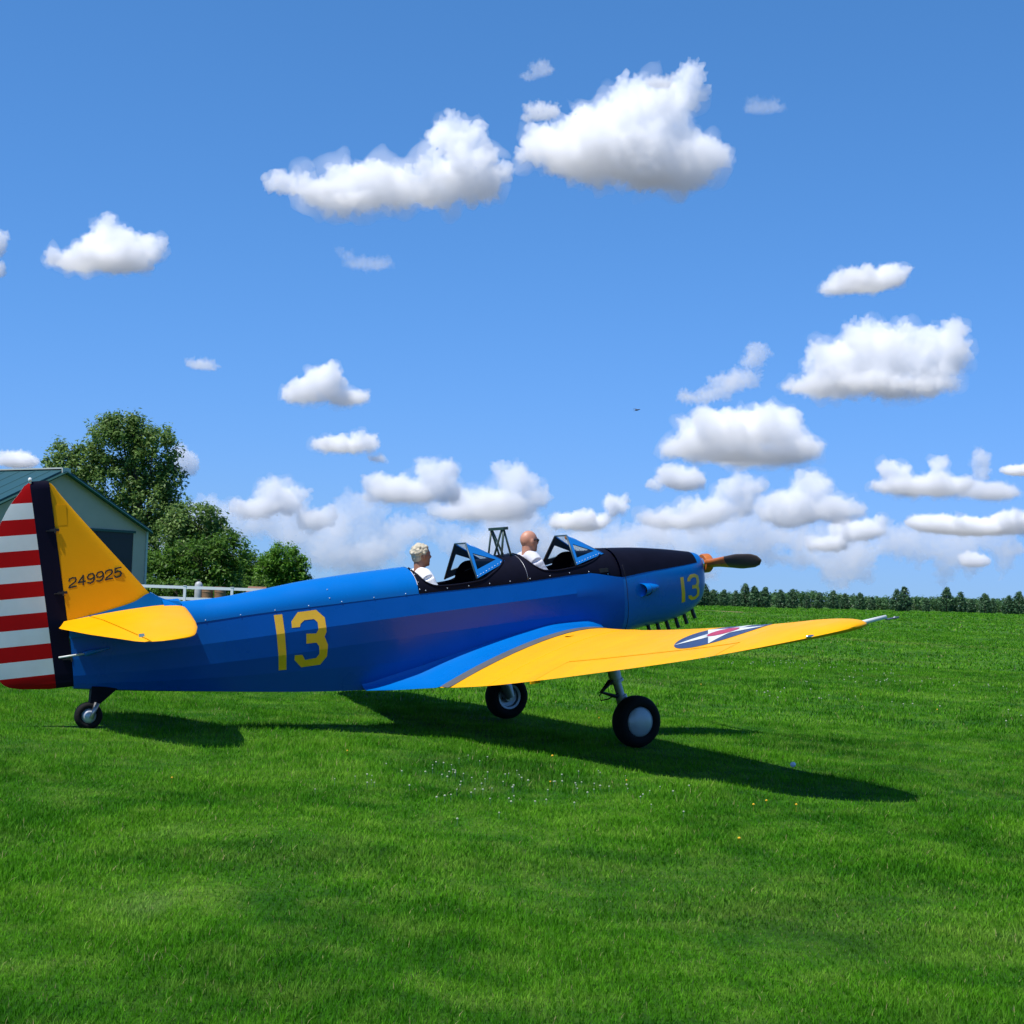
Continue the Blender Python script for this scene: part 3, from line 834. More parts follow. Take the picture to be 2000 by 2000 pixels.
def wing(s):
    mb = MB()
    def ring(y, u1):
        l, t = planx(y); c = l - t
        us = [(1 - math.cos(math.pi * k / 36)) * u1 for k in range(19)]
        return [(l - c * u, s * y, wsurf(y, l - c * u, 1)) for u in us] + [(l - c * u, s * y, wsurf(y, l - c * u, -1)) for u in us[::-1]]
    for ys, u1 in ((np.linspace(.30, YA, 16), 1), (np.linspace(YA, YB, 16), UH), (list(np.linspace(YB, 5.2, 7)) + [5.28, 5.35, 5.40, 5.44, 5.465, 5.478], 1)):
        G = [ring(y, u1) for y in ys]
        mb.grid(G, closed=True); mb.add(G[0], [tuple(range(38))]); mb.add(G[-1], [tuple(range(38))])
    w = P(mb, 'wing', M['wing'], smooth=True, sharp=38)
    # aileron
    mb = MB(); G = []
    for y in np.linspace(YA + .008, YB - .008, 16):
        l, t = planx(y); c = l - t; us = np.linspace(UH + .006, 1, 9)
        G.append([(l - c * u, s * y, wsurf(y, l - c * u, 1) - .004 * (u < UH + .01)) for u in us] + [(l - c * u, s * y, wsurf(y, l - c * u, -1)) for u in us[::-1]])
    mb.grid(G, closed=True); mb.add(G[0], [tuple(range(18))]); mb.add(G[-1], [tuple(range(18))])
    P(mb, 'aileron', M['wing'], w, smooth=True, sharp=38)
    mb = MB(); mb.box((xTb(YA) + .02, s * YA, zTb(YA) - .012), (.10, .03, .026)); P(mb, 'flap_bracket', M['yellow'], w)
    # walkway strip by the fillet and joint line of the centre section
    mb = MB(); mb.grid([[(x, s * y, wsurf(y, max(x, planx(y)[1]), 1, .004)) for y in (.80, .86, .92, .985)] for x in np.linspace(3.575, 5.80, 40)])
    P(mb, 'walkway_strip', M['grey'], w, smooth=True)
    mb = MB(); mb.tube([(x, s * 1.60, wsurf(1.60, x, 1, -.003)) for x in np.linspace(3.72, 5.74, 40)], .007, 6); P(mb, 'joint_cover', M['yellow'], w, smooth=True)
    mb = MB(); mb.lathe((4.95, s * 1.16, wsurf(1.16, 4.95, 1, .002)), (0.02, 0, 1), [(0, .055), (.006, .05), (.008, 0)], 16); P(mb, 'filler_cap', M['yellow'], w, smooth=True)
    # insignia: blue disc, white star, red centre, each a thin skin on the wing
    yc, xc_, r = 3.90, 4.95, .45
    def skin(poly, o, m, name):
        bm = bmesh.new()
        vs = [bm.verts.new((p[0], p[1], 0)) for p in poly]
        for t in geometry.tessellate_polygon([[Vector((p[0], p[1], 0)) for p in poly]]): bm.faces.new([vs[i] for i in t])
        for _ in range(4):
            es = [e for e in bm.edges if e.calc_length() > .09]
            if not es: break
            bmesh.ops.subdivide_edges(bm, edges=es, cuts=1); bmesh.ops.triangulate(bm, faces=bm.faces, ngon_method='EAR_CLIP')
        for v in bm.verts:
            y, x = v.co.x, v.co.y; v.co = Vector((x, s * y, wsurf(y, x, 1, o))) - BASE
        bmesh.ops.recalc_face_normals(bm, faces=bm.faces)
        me = bpy.data.meshes.new(name); bm.to_mesh(me); bm.free(); me.materials.append(m)
        for q in me.polygons: q.use_smooth = True
        ob = bpy.data.objects.new(name, me); col.objects.link(ob); ob.parent = w
    skin([(yc + r * math.cos(t), xc_ + r * math.sin(t)) for t in np.linspace(0, 2 * math.pi, 48, endpoint=False)], .003, M['insblue'], 'insignia_disc')
    st = []
    for k in range(10):
        rr = r if k % 2 == 0 else r * .382; an = math.pi / 2 + k * math.pi / 5
        st.append((yc + rr * math.cos(an), xc_ + rr * math.sin(an)))
    skin(st, .006, M['white'], 'insignia_star')
    skin([(yc + r * .33 * math.cos(t), xc_ + r * .33 * math.sin(t)) for t in np.linspace(0, 2 * math.pi, 28, endpoint=False)], .009, M['insred'], 'insignia_centre')
    mb = MB(); y = 5.36; l, t = planx(y); mb.ball((t + .03, s * y, wsurf(y, t + .03, 1)), (.05, .016, .012), 10, 6); P(mb, 'position_light', M['chrome'], w, smooth=True)
    return w
wR = wing(-1); wL = wing(1)
mb = MB(); mb.tube([(5.30, -5.20, -.427), (5.44, -5.20, -.418), (5.70, -5.20, -.394)], [.020, .020, .017], 10)
pit = P(mb, 'pitot_tube', M['white'], smooth=True)
mb = MB(); mb.tube([(5.69, -5.20, -.405), (5.71, -5.20, -.418), (5.84, -5.20, -.412)], .009, 8); mb.ball((5.80, -5.2, -.412), (.02, .014, .014), 8, 6); P(mb, 'pitot_tip', M['steel'], pit, smooth=True)
# wing root fillets
for s in (-1, 1):
    mb = MB(); G = []; U = []
    zin = pchip([2.55, 3.0, 3.25, 3.6, 4.2, 4.8, 5.25, 5.6, 5.85], [-.93, -.91, -.86, -.79, -.66, -.555, -.50, -.50, -.56])
    for x in np.linspace(2.95, 5.82, 46):
        yo = float(np.interp(x, [2.9, 3.2, 3.563, 5.9], [.28, .52, .82, .82]))
        if x >= 3.563: zo = wsurf(.82, x, 1, .003)
        else: zo = float(np.interp(x, [2.9, 3.2, 3.563], [-.975, -.99, -.990]))
        zi = max(zin(x), zo + .012); yi = side_y(x, zi) - .004
        if yo < yi: yo = yi + .002
        row = []
        for k in range(13):
            f = k / 12; cy = yi + (yo - yi) * .16; cz = zo + (zi - zo) * .16
            row.append((x, s * ((1 - f) ** 2 * yi + 2 * f * (1 - f) * cy + f * f * yo), (1 - f) ** 2 * zi + 2 * f * (1 - f) * cz + f * f * zo))
        G.append(row)
        if x < 3.6: U.append([row[-1], (x, s * .25, zo - .02 - .02 * min(1, (x - 2.95)))])
    mb.grid(G); mb.grid(U)
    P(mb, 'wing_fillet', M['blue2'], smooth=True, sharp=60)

# ---- painted numbers on the fuselage sides and the cowling
ONE = [(2.02, -.099), (2.107, -.1), (2.12, -.668), (2.038, -.667)]
THREE = [(2.19, -.246), (2.192, -.181), (2.269, -.094), (2.462, -.088), (2.544, -.174), (2.548, -.322), (2.524, -.369), (2.556, -.454), (2.546, -.576), (2.476, -.655), (2.274, -.661), (2.201, -.577), (2.204, -.528), (2.284, -.532), (2.313, -.589), (2.431, -.58), (2.463, -.543), (2.462, -.461), (2.435, -.422), (2.329, -.422), (2.334, -.32), (2.439, -.328), (2.463, -.289), (2.463, -.215), (2.429, -.179), (2.328, -.181), (2.284, -.214), (2.273, -.246)]
CONE = [(6.973, -.141), (7.026, -.137), (7.048, -.431), (6.991, -.438)]
CTHREE = [(7.082, -.198), (7.087, -.161), (7.134, -.121), (7.213, -.115), (7.278, -.142), (7.293, -.216), (7.273, -.264), (7.296, -.317), (7.292, -.379), (7.234, -.418), (7.15, -.422), (7.101, -.393), (7.095, -.361), (7.149, -.364), (7.17, -.387), (7.22, -.379), (7.246, -.356), (7.242, -.306), (7.221, -.287), (7.158, -.289), (7.16, -.248), (7.222, -.245), (7.241, -.218), (7.239, -.174), (7.214, -.157), (7.169, -.158), (7.137, -.178), (7.135, -.197)]
def decal(poly, yf, parent, s, cuts, o=.003, mirror=None):
    bm = bmesh.new()
    if s > 0: poly = [(mirror - x, z) for x, z in poly]
    vs = [bm.verts.new((x, 0, z)) for x, z in poly]
    for t in geometry.tessellate_polygon([[Vector((x, z, 0)) for x, z in poly]]): bm.faces.new([vs[i] for i in t])
    bm.normal_update()
    for c in cuts:                                    # crease where the surface creases
        g = bm.verts[:] + bm.edges[:] + bm.faces[:]
        bmesh.ops.bisect_plane(bm, geom=g, plane_co=(c[0], 0, c[1]), plane_no=c[2])
    bmesh.ops.triangulate(bm, faces=bm.faces, ngon_method='EAR_CLIP')
    for _ in range(4):
        es = [e for e in bm.edges if e.calc_length() > .05]
        if not es: break
        bmesh.ops.subdivide_edges(bm, edges=es, cuts=1); bmesh.ops.triangulate(bm, faces=bm.faces, ngon_method='EAR_CLIP')
    for v in bm.verts: v.co.y = s * (yf(v.co.x, v.co.z) + o)
    bmesh.ops.recalc_face_normals(bm, faces=bm.faces)
    for v in bm.verts: v.co -= BASE
    me = bpy.data.meshes.new('painted_digit'); bm.to_mesh(me); bm.free(); me.materials.append(M['digit'])
    ob = bpy.data.objects.new('painted_digit', me); col.objects.link(ob); ob.parent = parent
cuts = []
for fz in (fz1, fz2, fz3):
    d = Vector((1, 0, fz(2.6) - fz(2.0)) ) ; d = Vector((.6, 0, fz(2.6) - fz(2.0))).normalized()
    cuts.append((2.3, fz(2.3), (-d.z, 0, d.x)))
for s in (-1, 1):
    for poly in (ONE, THREE): decal(poly, side_y, fus, s, cuts, mirror=4.576)
    for poly in (CONE, CTHREE): decal(poly, cowl_y, cowl, s, [], mirror=14.27)

# ---- screws along the deck edges
def screw(p, parent):
    mb = MB(); mb.ball(p, (.0065, .004, .0065), 6, 4); P(mb, 'screw', M['rivet'], parent, smooth=True)
for x in np.linspace(1.33, 3.45, 7): screw(deck_pt(x, .06, -1, .003), rear_deck)
for t in (.25, .6): screw(deck_pt(2.62, t, -1, .003), rear_deck)
for x in np.linspace(3.68, 5.95, 10): screw(deck_pt(x, .09, -1, .004), coam)
for t in (.16, .45, .8, 1.1): screw(deck_pt(3.625 - .01, min(t, R(op(3.615))) * .95, -1, .004), coam)

# ---- main landing gear
def gear(s, zw, label=None):
    mb = MB()
    mb.tube([(5.36, s * 1.30, -.86), (5.37, s * 1.305, -1.02), (5.385, s * 1.31, -1.10)], [.068, .068, .066], 16)
    mb.tube([(5.385, s * 1.31, -1.10), (5.392, s * 1.312, -1.125)], [.078, .078], 16)
    g = P(mb, 'landing_gear_leg', M['steel'], smooth=True, sharp=40)
    mb = MB(); mb.tube([(5.39, s * 1.312, -1.12), (5.43, s * 1.318, -1.30)], [.045, .045], 14)
    mb.tube([(5.425, s * 1.318, -1.27), (5.46, s * 1.325, zw + .13), (5.50, s * 1.33, zw)], [.062, .07, .055], 14)
    mb.tube([(5.51, s * 1.31, zw), (5.51, s * 1.47, zw)], .035, 12)
    P(mb, 'oleo_strut', M['steel'], g, smooth=True, sharp=40)
    mb = MB()
    for yy in (-.03, .03):
        mb.tube([(5.32, s * 1.312 + yy, -1.10), (5.19, s * 1.315 + yy * .4, -1.205), (5.37, s * 1.318 + yy, -1.275)], [.018, .02, .018], 8)
    P(mb, 'torque_link', M['darksteel'], g, smooth=True)
    mb = MB(); mb.tube([(5.24, s * 1.33, -1.17), (5.15, s * 1.34, -1.23), (5.16, s * 1.34, -1.29), (5.25, s * 1.34, -1.285), (5.38, s * 1.34, -1.24)], .007, 6)
    P(mb, 'brake_hose', M['rubber'], g, smooth=True)
    wc = (5.51, s * 1.45, zw)
    mb = MB(); mb.lathe(wc, (0, s, 0), TY(.275, .10), 48); w = P(mb, 'main_wheel', M['rubber'], smooth=True)
    mb = MB(); mb.lathe(wc, (0, s, 0), [(.118, 0), (.116, .06), (.106, .11), (.088, .145), (.075, .157), (.05, .158)], 40); P(mb, 'wheel_cap', M['cap'], w, smooth=True)
    mb = MB(); mb.lathe(wc, (0, s, 0), [(-.06, .165), (-.085, .150), (-.08, .125), (-.04, .115), (-.03, .07), (-.09, .06), (-.09, 0)], 36); P(mb, 'brake_drum', M['steel'], w, smooth=True, sharp=40)
gear(-1, -1.545); gear(1, -1.46)

# ================================================================= people in the cockpits
def remeshed(me, voxel, smooth_it=1):
    return union(None, voxel, smooth_it, recalc=False, me=me.copy())

def union(parts_mb, voxel, smooth_it=6, recalc=True, me=None):
    """fuse overlapping closed shapes into one continuous surface"""
    if me is None:
        me = bpy.data.meshes.new('tmp'); me.from_pydata([tuple(p) for p in parts_mb.v], [], parts_mb.f)
    o = bpy.data.objects.new('tmp', me); col.objects.link(o)
    if recalc:
        bm = bmesh.new(); bm.from_mesh(me); bmesh.ops.recalc_face_normals(bm, faces=bm.faces); bm.to_mesh(me); bm.free()
    r = o.modifiers.new('r', 'REMESH'); r.mode = 'VOXEL'; r.voxel_size = voxel
    s_ = o.modifiers.new('s', 'SMOOTH'); s_.iterations = smooth_it; s_.factor = .5
    dg = bpy.context.evaluated_depsgraph_get(); dg.update()
    new = bpy.data.meshes.new_from_object(o.evaluated_get(dg))
    bpy.data.objects.remove(o)
    new.polygons.foreach_set('use_smooth', np.ones(len(new.polygons), bool))
    return new

M['skin'] = mat('skin', (.50, .235, .155), .5, var=.08, vscale=20)
M['skin_tan'] = mat('tanned_skin', (.36, .165, .10), .5, var=.08, vscale=20)
M['hair'] = mat('white_blond_hair', (.52, .46, .34), .7, var=.25, vscale=60, bump=.6, bscale=70)
M['tee'] = mat('white_cotton', (.72, .73, .76), .9, var=.05, vscale=10, bump=.2, bscale=25)
M['tee_grey'] = mat('pale_grey_cotton', (.52, .53, .60), .9, var=.08, vscale=10, bump=.3, bscale=25)
M['trousers'] = mat('dark_denim', (.03, .04, .07), .9)
M['shade'] = mat('dark_lens', (.008, .008, .01), .1)

def head_mesh(mb, c, k=1.0, face_tilt=0):
    """skull, jaw, nose, brow and ears around the head centre c, facing +x"""
    cx, cy, cz = c
    mb.ball((cx - .008, cy, cz + .022), (.098 * k, .077 * k, .098 * k), 24, 16)
    mb.ball((cx + .022, cy, cz - .045), (.066 * k, .060 * k, .078 * k), 20, 12)       # face and jaw
    mb.ball((cx + .062, cy, cz - .098), (.026, .030, .022), 12, 8)                     # chin
    mb.tube([(cx + .082, cy, cz + .018), (cx + .106, cy, cz - .022), (cx + .090, cy, cz - .034)], [.011, .016, .013], 10)  # nose
    mb.ball((cx + .080, cy, cz + .030), (.016, .055, .012), 14, 8)                     # brow
    mb.ball((cx + .080, cy, cz - .062), (.014, .028, .010), 12, 8)                     # lips
    for s in (-1, 1):
        mb.ball((cx - .006, cy + s * .078 * k, cz - .006), (.022, .012, .034), 12, 8)  # ears
        mb.ball((cx + .055, cy + s * .040, cz - .025), (.026, .022, .024), 10, 8)      # cheeks

def person(name, label, head, neck_lean, shoulder_z, seat_z, skin, shirt, bald):
    hx_, hy_, hz_ = head
    sx = hx_ - .045                                                                     # spine x at the shoulders
    px_ = sx - .02
    mb = MB(); head_mesh(mb, head, 1.05)
    mb.tube([(hx_ - .03, hy_, hz_ - .05), (sx + .005, hy_ * .5, shoulder_z + .05), (sx, 0, shoulder_z - .02)], [.062, .063, .085], 16)
    # trunk
    mb.tube([(sx, 0, shoulder_z + .005), (sx, 0, shoulder_z - .10), (px_, 0, shoulder_z - .28), (px_, 0, seat_z + .10), (px_, 0, seat_z + .02)], [.085, .125, .130, .135, .12], 18, flat=1.0)
    for s in (-1, 1):
        mb.tube([(sx, s * .03, shoulder_z + .0), (sx, s * .12, shoulder_z - .015), (sx + .005, s * .205, shoulder_z - .058)], [.07, .075, .068], 14)
        mb.ball((sx, s * .09, shoulder_z - .14), (.105, .095, .13), 14, 10)
        # upper arm, forearm, hand on the controls
        el = (sx + .10, s * .235, shoulder_z - .33); wr = (sx + .32, s * .13, shoulder_z - .36)
        mb.tube([(sx + .005, s * .207, shoulder_z - .05), ((sx + .05), s * .232, shoulder_z - .19), el], [.058, .052, .043], 12)
        mb.tube([el, ((el[0] + wr[0]) / 2, (el[1] + wr[1]) / 2, el[2] - .01), wr], [.044, .040, .028], 12)
        mb.ball((wr[0] + .045, wr[1] - s * .008, wr[2] + .0), (.048, .022, .040), 12, 8)
        for q, (ln, dz) in enumerate(((.062, .026), (.070, .009), (.066, -.008), (.052, -.024))):
            b0 = Vector((wr[0] + .08, wr[1] - s * .010, wr[2] + dz))
            mb.tube([b0 - Vector((.02, 0, 0)), b0 + Vector((ln * .45, -s * .012, 0)), b0 + Vector((ln * .55, -s * .042, 0)), b0 + Vector((ln * .15, -s * .052, 0))], [.010, .0095, .009, .0075], 8)
        mb.tube([(wr[0] + .02, wr[1] - s * .012, wr[2] + .03), (wr[0] + .055, wr[1] - s * .038, wr[2] + .045), (wr[0] + .09, wr[1] - s * .045, wr[2] + .036)], [.013, .011, .009], 8)
        # thigh, shin, foot
        kn = (px_ + .42, s * .13, seat_z + .12)
        mb.tube([(px_, s * .09, seat_z + .08), (px_ + .22, s * .12, seat_z + .10), kn], [.095, .085, .062], 14)
        mb.tube([kn, (px_ + .50, s * .13, seat_z - .12), (px_ + .54, s * .13, seat_z - .30)], [.060, .052, .038], 12)
        mb.tube([(px_ + .52, s * .13, seat_z - .30), (px_ + .58, s * .13, seat_z - .32), (px_ + .68, s * .13, seat_z - .33)], [.040, .042, .028], 12)
    me = union(mb, .0085, 4)
    for p in me.vertices: p.co -= Vector((px_, 0, seat_z))
    me.materials.append(skin); me.materials.append(M['trousers'])
    zz = np.empty(len(me.polygons) * 3); me.polygons.foreach_get('center', zz); zz = zz.reshape(-1, 3)
    root = bpy.data.objects.new(name, me); col.objects.link(root)
    root.location = TW + RM @ Vector((px_, 0, seat_z)); root.rotation_euler = RM.to_euler()
    O = Vector((px_, 0, seat_z))
    # shirt: its own shell round trunk and upper arms
    mb = MB()
    mb.tube([(sx + .004, 0, shoulder_z + .040), (sx, 0, shoulder_z - .0), (sx, 0, shoulder_z - .10), (px_, 0, shoulder_z - .28), (px_, 0, seat_z + .12), (px_, 0, seat_z + .03)], [.066, .098, .138, .143, .148, .14], 20)
    for s in (-1, 1):
        mb.tube([(sx, s * .03, shoulder_z + .012), (sx, s * .12, shoulder_z - .005), (sx + .005, s * .215, shoulder_z - .060)], [.082, .088, .080], 14)
        mb.ball((sx, s * .09, shoulder_z - .14), (.116, .106, .14), 14, 10)
        mb.tube([(sx + .005, s * .212, shoulder_z - .05), (sx + .035, s * .236, shoulder_z - .14), (sx + .06, s * .245, shoulder_z - .20)], [.072, .070, .074], 14)
    sm = union(mb, .0095, 12)
    for p in sm.vertices:
        q = p.co.copy()
        d = noise.noise(q * 9) * .006 + noise.noise(q * 21 + Vector((3, 1, 7))) * .003
        p.co += Vector((q.x - sx, q.y, 0)).normalized() * d - O
    sm.materials.append(shirt)
    so = bpy.data.objects.new('shirt', sm); col.objects.link(so); so.parent = root
    for s in (-1, 1):
        mb = MB(); mb.ball((hx_ + .082 - O.x, hy_ + s * .030 - O.y, hz_ + .012 - O.z), (.010, .013, .009), 10, 7); e = mb.build('eye', M['white'], root, True)
        mb = MB(); mb.ball((hx_ + .090 - O.x, hy_ + s * .030 - O.y, hz_ + .012 - O.z), (.004, .006, .006), 8, 6); mb.build('iris', M['digitblack'], e, True)
    if not bald:
        mb = MB()
        rr = random.Random(5)
        mb.ball((hx_ - .022, hy_, hz_ + .042), (.098, .086, .092), 20, 14)
        mb.ball((hx_ - .055, hy_, hz_ - .005), (.062, .074, .075), 16, 12)
        for _ in range(95):
            th = rr.uniform(0, 2 * math.pi); u = rr.uniform(-.25, 1)
            d = Vector((math.cos(th) * math.sqrt(1 - min(1, u * u)), math.sin(th) * math.sqrt(1 - min(1, u * u)), u))
            if d.x > .55 and d.z < .5: continue
            p = Vector((hx_ - .02, hy_, hz_ + .035)) + Vector((d.x * .098, d.y * .086, d.z * .090))
            if p.z < hz_ - .03 and p.x > hx_ - .02: continue
            mb.ball(p, rr.uniform(.014, .024), 8, 6)
        hm = union(mb, .0065, 1)
        for p in hm.vertices: p.co -= O
        hm.materials.append(M['hair']); ho = bpy.data.objects.new('hair', hm); col.objects.link(ho); ho.parent = root
    else:
        mb = MB()
        for s in (-1, 1):
            mb.ball((hx_ + .094 - O.x, hy_ + s * .032 - O.y, hz_ + .008 - O.z), (.008, .026, .019), 12, 8)
            mb.tube([(hx_ + .088 - O.x, hy_ + s * .056 - O.y, hz_ + .014 - O.z), (hx_ + .04 - O.x, hy_ + s * .078 - O.y, hz_ + .014 - O.z), (hx_ - .006 - O.x, hy_ + s * .086 - O.y, hz_ + .010 - O.z)], .004, 6)
        mb.tube([(hx_ + .098 - O.x, -.012, hz_ + .012 - O.z), (hx_ + .098 - O.x, .012, hz_ + .012 - O.z)], .004, 6)
        mb.build('sunglasses', M['shade'], root, True)
    return root
pr = person('person', 'person with short white curly hair and a white tee shirt in the rear cockpit', (3.845, 0, .366), 0, .155, -.37, M['skin_tan'], M['tee'], False)
pf = person('person', 'bald person in a pale grey tee shirt and sunglasses in the front cockpit', (5.195, .0, .420), 0, .232, -.37, M['skin'], M['tee_grey'], True)
tag(pr, pr.get('label') or 'person with short white curly hair and a white tee shirt in the rear cockpit', 'person', 'people riding in the airplane')
tag(pf, 'bald person in a pale grey tee shirt and sunglasses in the front cockpit', 'person', 'people riding in the airplane')

# ================================================================= hangar
M['wall'] = mat('grey_metal_wall', (.46, .39, .32), .6, spec=.2, var=.05, vscale=1.2)
M['roof'] = mat('teal_metal_roof', (.006, .055, .066), .5, var=.08)
M['trim'] = mat('dark_teal_trim', (.008, .06, .055), .5)
M['trimw'] = mat('pale_trim', (.42, .45, .42), .5)
M['door'] = mat('dark_hangar_door', (.016, .017, .030), .6, var=.1)
M['fence'] = mat('white_vinyl', (.72, .74, .76), .4, var=.04)
hw, he, hr, hl = 5.62, 3.72, 2.68, 20.0
hb = Vector((-22.2, 75.4, 0)); hb.z = float(gz(hb.x, hb.y)) - .05
ha = math.atan2(80 - 75.4, -18.99 + 22.2)
hang = empty('hangar', hb, (0, 0, ha))
tag(hang, 'grey metal hangar with teal gable roof and dark sliding door behind the tail', 'hangar')
# local frame: +x to the near right corner along the gable wall, -y faces the camera side, +y back
dxa, dxb, dh = .9, 4.75, 3.62
mb = MB()
T_ = .12
def wall_prism(poly):
    n = len(poly); vs = [(x, 0, z) for x, z in poly] + [(x, T_, z) for x, z in poly]
    mb.add(vs, [tuple(range(n)), tuple(range(2 * n - 1, n - 1, -1))] + [(k, n + k, n + (k + 1) % n, (k + 1) % n) for k in range(n)])
top = lambda x: he + hr * (1 - abs(x) / hw)
wall_prism([(-hw, 0), (-dxb, 0), (-dxb, top(-dxb)), (-hw, top(-hw))])
wall_prism([(dxb, 0), (hw, 0), (hw, top(hw)), (dxb, top(dxb))])
wall_prism([(-dxb + .001, dh), (dxb - .001, dh), (dxb - .001, top(dxb)), (0, top(0)), (-dxb + .001, top(-dxb))])
for s in (-1, 1): mb.box((s * (hw - T_ / 2), hl / 2 + T_, he / 2), (T_, hl - .02, he))
mb.add([(-hw, hl, 0), (hw, hl, 0), (hw, hl, he), (0, hl, he + hr), (-hw, hl, he)], [(0, 1, 2, 3, 4)])
wl = mb.build('wall', M['wall'], hang)
for s in (-1, 1):
    mb = MB(); ov = .06
    a = Vector((0, 0, hr)) ; d = Vector((s * hw, 0, -hr)).normalized(); L = math.hypot(hw, hr) + ov
    nrm = Vector((s * hr, 0, hw)).normalized()
    p0 = Vector((0, -.3, he + hr)) + nrm * .02; p1 = p0 + d * L
    q0 = p0 + Vector((0, hl + .6, 0)); q1 = p1 + Vector((0, hl + .6, 0)); th_ = nrm * .10
    mb.add([p0, p1, q1, q0, p0 + th_, p1 + th_, q1 + th_, q0 + th_], [(0, 1, 2, 3), (7, 6, 5, 4), (0, 4, 5, 1), (1, 5, 6, 2), (2, 6, 7, 3), (3, 7, 4, 0)])
    rf = mb.build('roof', M['roof'], hang)
    for t in np.arange(.8, hl + .2, 1.2):
        mb = MB(); y = -.3 + t
        mb.tube([p0 + th_ + Vector((0, t, 0)), p1 + th_ + Vector((0, t, 0))], .03, 4); mb.build('roof_rib', M['roof'], rf)
    mb = MB(); o = Vector((0, -.06, -.07)); mb.tube([p0 + o, p1 + o], .07, 4); mb.build('rake_trim', M['trim'], rf)
mb = MB(); mb.box((0, hl / 2, he + hr + .14), (.45, hl + .5, .07)); mb.box((0, -.33, he + hr + .02), (.5, .08, .26)); mb.build('ridge_cap', M['trimw'], hang)
nd = 4
for q in range(nd):
    w_ = (2 * dxb - .02) / nd; x = -dxb + .01 + w_ * (q + .5)
    mb = MB(); mb.box((x, .05, dh / 2), (w_ - .03, .06, dh)); dpan = mb.build('door', M['door'], hang)
    for z in (.3, 1.25, 2.3, 3.3):
        mb = MB(); mb.box((x, .012, z), (w_ - .2, .02, .10)); mb.build('door_rail', M['door'], dpan)
mb = MB(); mb.box((0, -.03, dh + .03), (2 * dxb + .2, .05, .12)); mb.build('door_track', M['trim'], hang)
mb = MB(); mb.box((hw + .012, -.012, he / 2), (.11, .11, he)); mb.build('corner_trim', M['trimw'], hang)

# ================================================================= rail fence
fz0 = float(gz(-14, 70))
fence = empty('fence', (-16.9, 70, fz0))
tag(fence, 'white vinyl rail fence in front of the dark shrubs beside the hangar', 'fence')
fx = np.arange(0, 15, 2.147)
for i, x in enumerate(fx):
    mb = MB(); zb = float(gz(-16.9 + x, 70)) - fz0
    mb.box((x, 0, (1.27 - fz0) / 2 - .15 + 0 * zb), (.115, .115, 1.27 - fz0 + .30)); mb.box((x, 0, 1.285 - fz0), (.14, .14, .03)); mb.build('post', M['fence'], fence)
    if i + 1 < len(fx):
        for z in (1.21, .70, .36):
            mb = MB(); mb.box((x + 1.0735, -.02, z - fz0), (2.147 - .117, .05, .13)); mb.build('rail', M['fence'], fence)
# things standing behind the fence
M['tin'] = mat('pale_tin', (.38, .40, .43), .5, var=.15)
M['barrel'] = mat('rusty_orange', (.20, .11, .06), .7, var=.3, vscale=5)
M['shedroof'] = mat('brown_shingle', (.20, .11, .07), .9, var=.2)
b = Vector((-16.15, 80, float(gz(-16.15, 80))))
tank = MB(); tank.lathe((0, 0, 0), (0, 0, 1), [(0, 0), (0, .19), (.04, .20), (.95, .20), (1.06, .16), (1.12, .08), (1.14, 0)], 20)
tk = tank.build('gas_cylinder', M['tin'], None, True); auto_sharp(tk); tk.location = b
tag(tk, 'pale grey upright gas tank behind the white rail fence', 'tank')
mb = MB(); mb.tube([(0, 0, 1.13), (0, 0, 1.25)], .04, 10); mb.tube([(-.07, 0, 1.23), (.07, 0, 1.23)], .02, 8); mb.build('valve', M['darksteel'], tk)
for x, lab in ((-15.68, 'rusty orange steel drum behind the fence beside the pale gas tank'), (-15.02, 'rusty orange steel drum behind the fence, farther from the gas tank')):
    mb = MB(); mb.lathe((0, 0, 0), (0, 0, 1), [(0, 0), (0, .29), (.02, .30), (.28, .29), (.30, .305), (.32, .29), (.58, .29), (.60, .305), (.62, .29), (.86, .30), (.88, .29), (.87, .27), (.87, 0)], 20)
    d_ = mb.build('steel_drum', M['barrel'], None, True); auto_sharp(d_); d_.location = (x, 80, float(gz(x, 80)))
    tag(d_, lab, 'drum', 'drums behind the fence')
sh = empty('garden_shed', (-13.75, 84, float(gz(-13.75, 84)) - .3)); tag(sh, 'small low shed with brown shingle roof behind the white fence', 'shed')
mb = MB(); mb.box((0, 0, .50), (.85, 1.2, 1.0)); mb.build('wall', M['tin'], sh)
mb = MB(); mb.add([(-.5, -.7, .98), (.5, -.7, .98), (.5, .7, .98), (-.5, .7, .98), (-.5, 0, 1.3), (.5, 0, 1.3)], [(0, 1, 5, 4), (2, 3, 4, 5), (0, 4, 3), (1, 2, 5), (0, 3, 2, 1)]); mb.build('roof', M['shedroof'], sh)
mb = MB(); mb.box((.0, -.615, .42), (.5, .03, .84)); mb.build('door', M['shedroof'], sh)

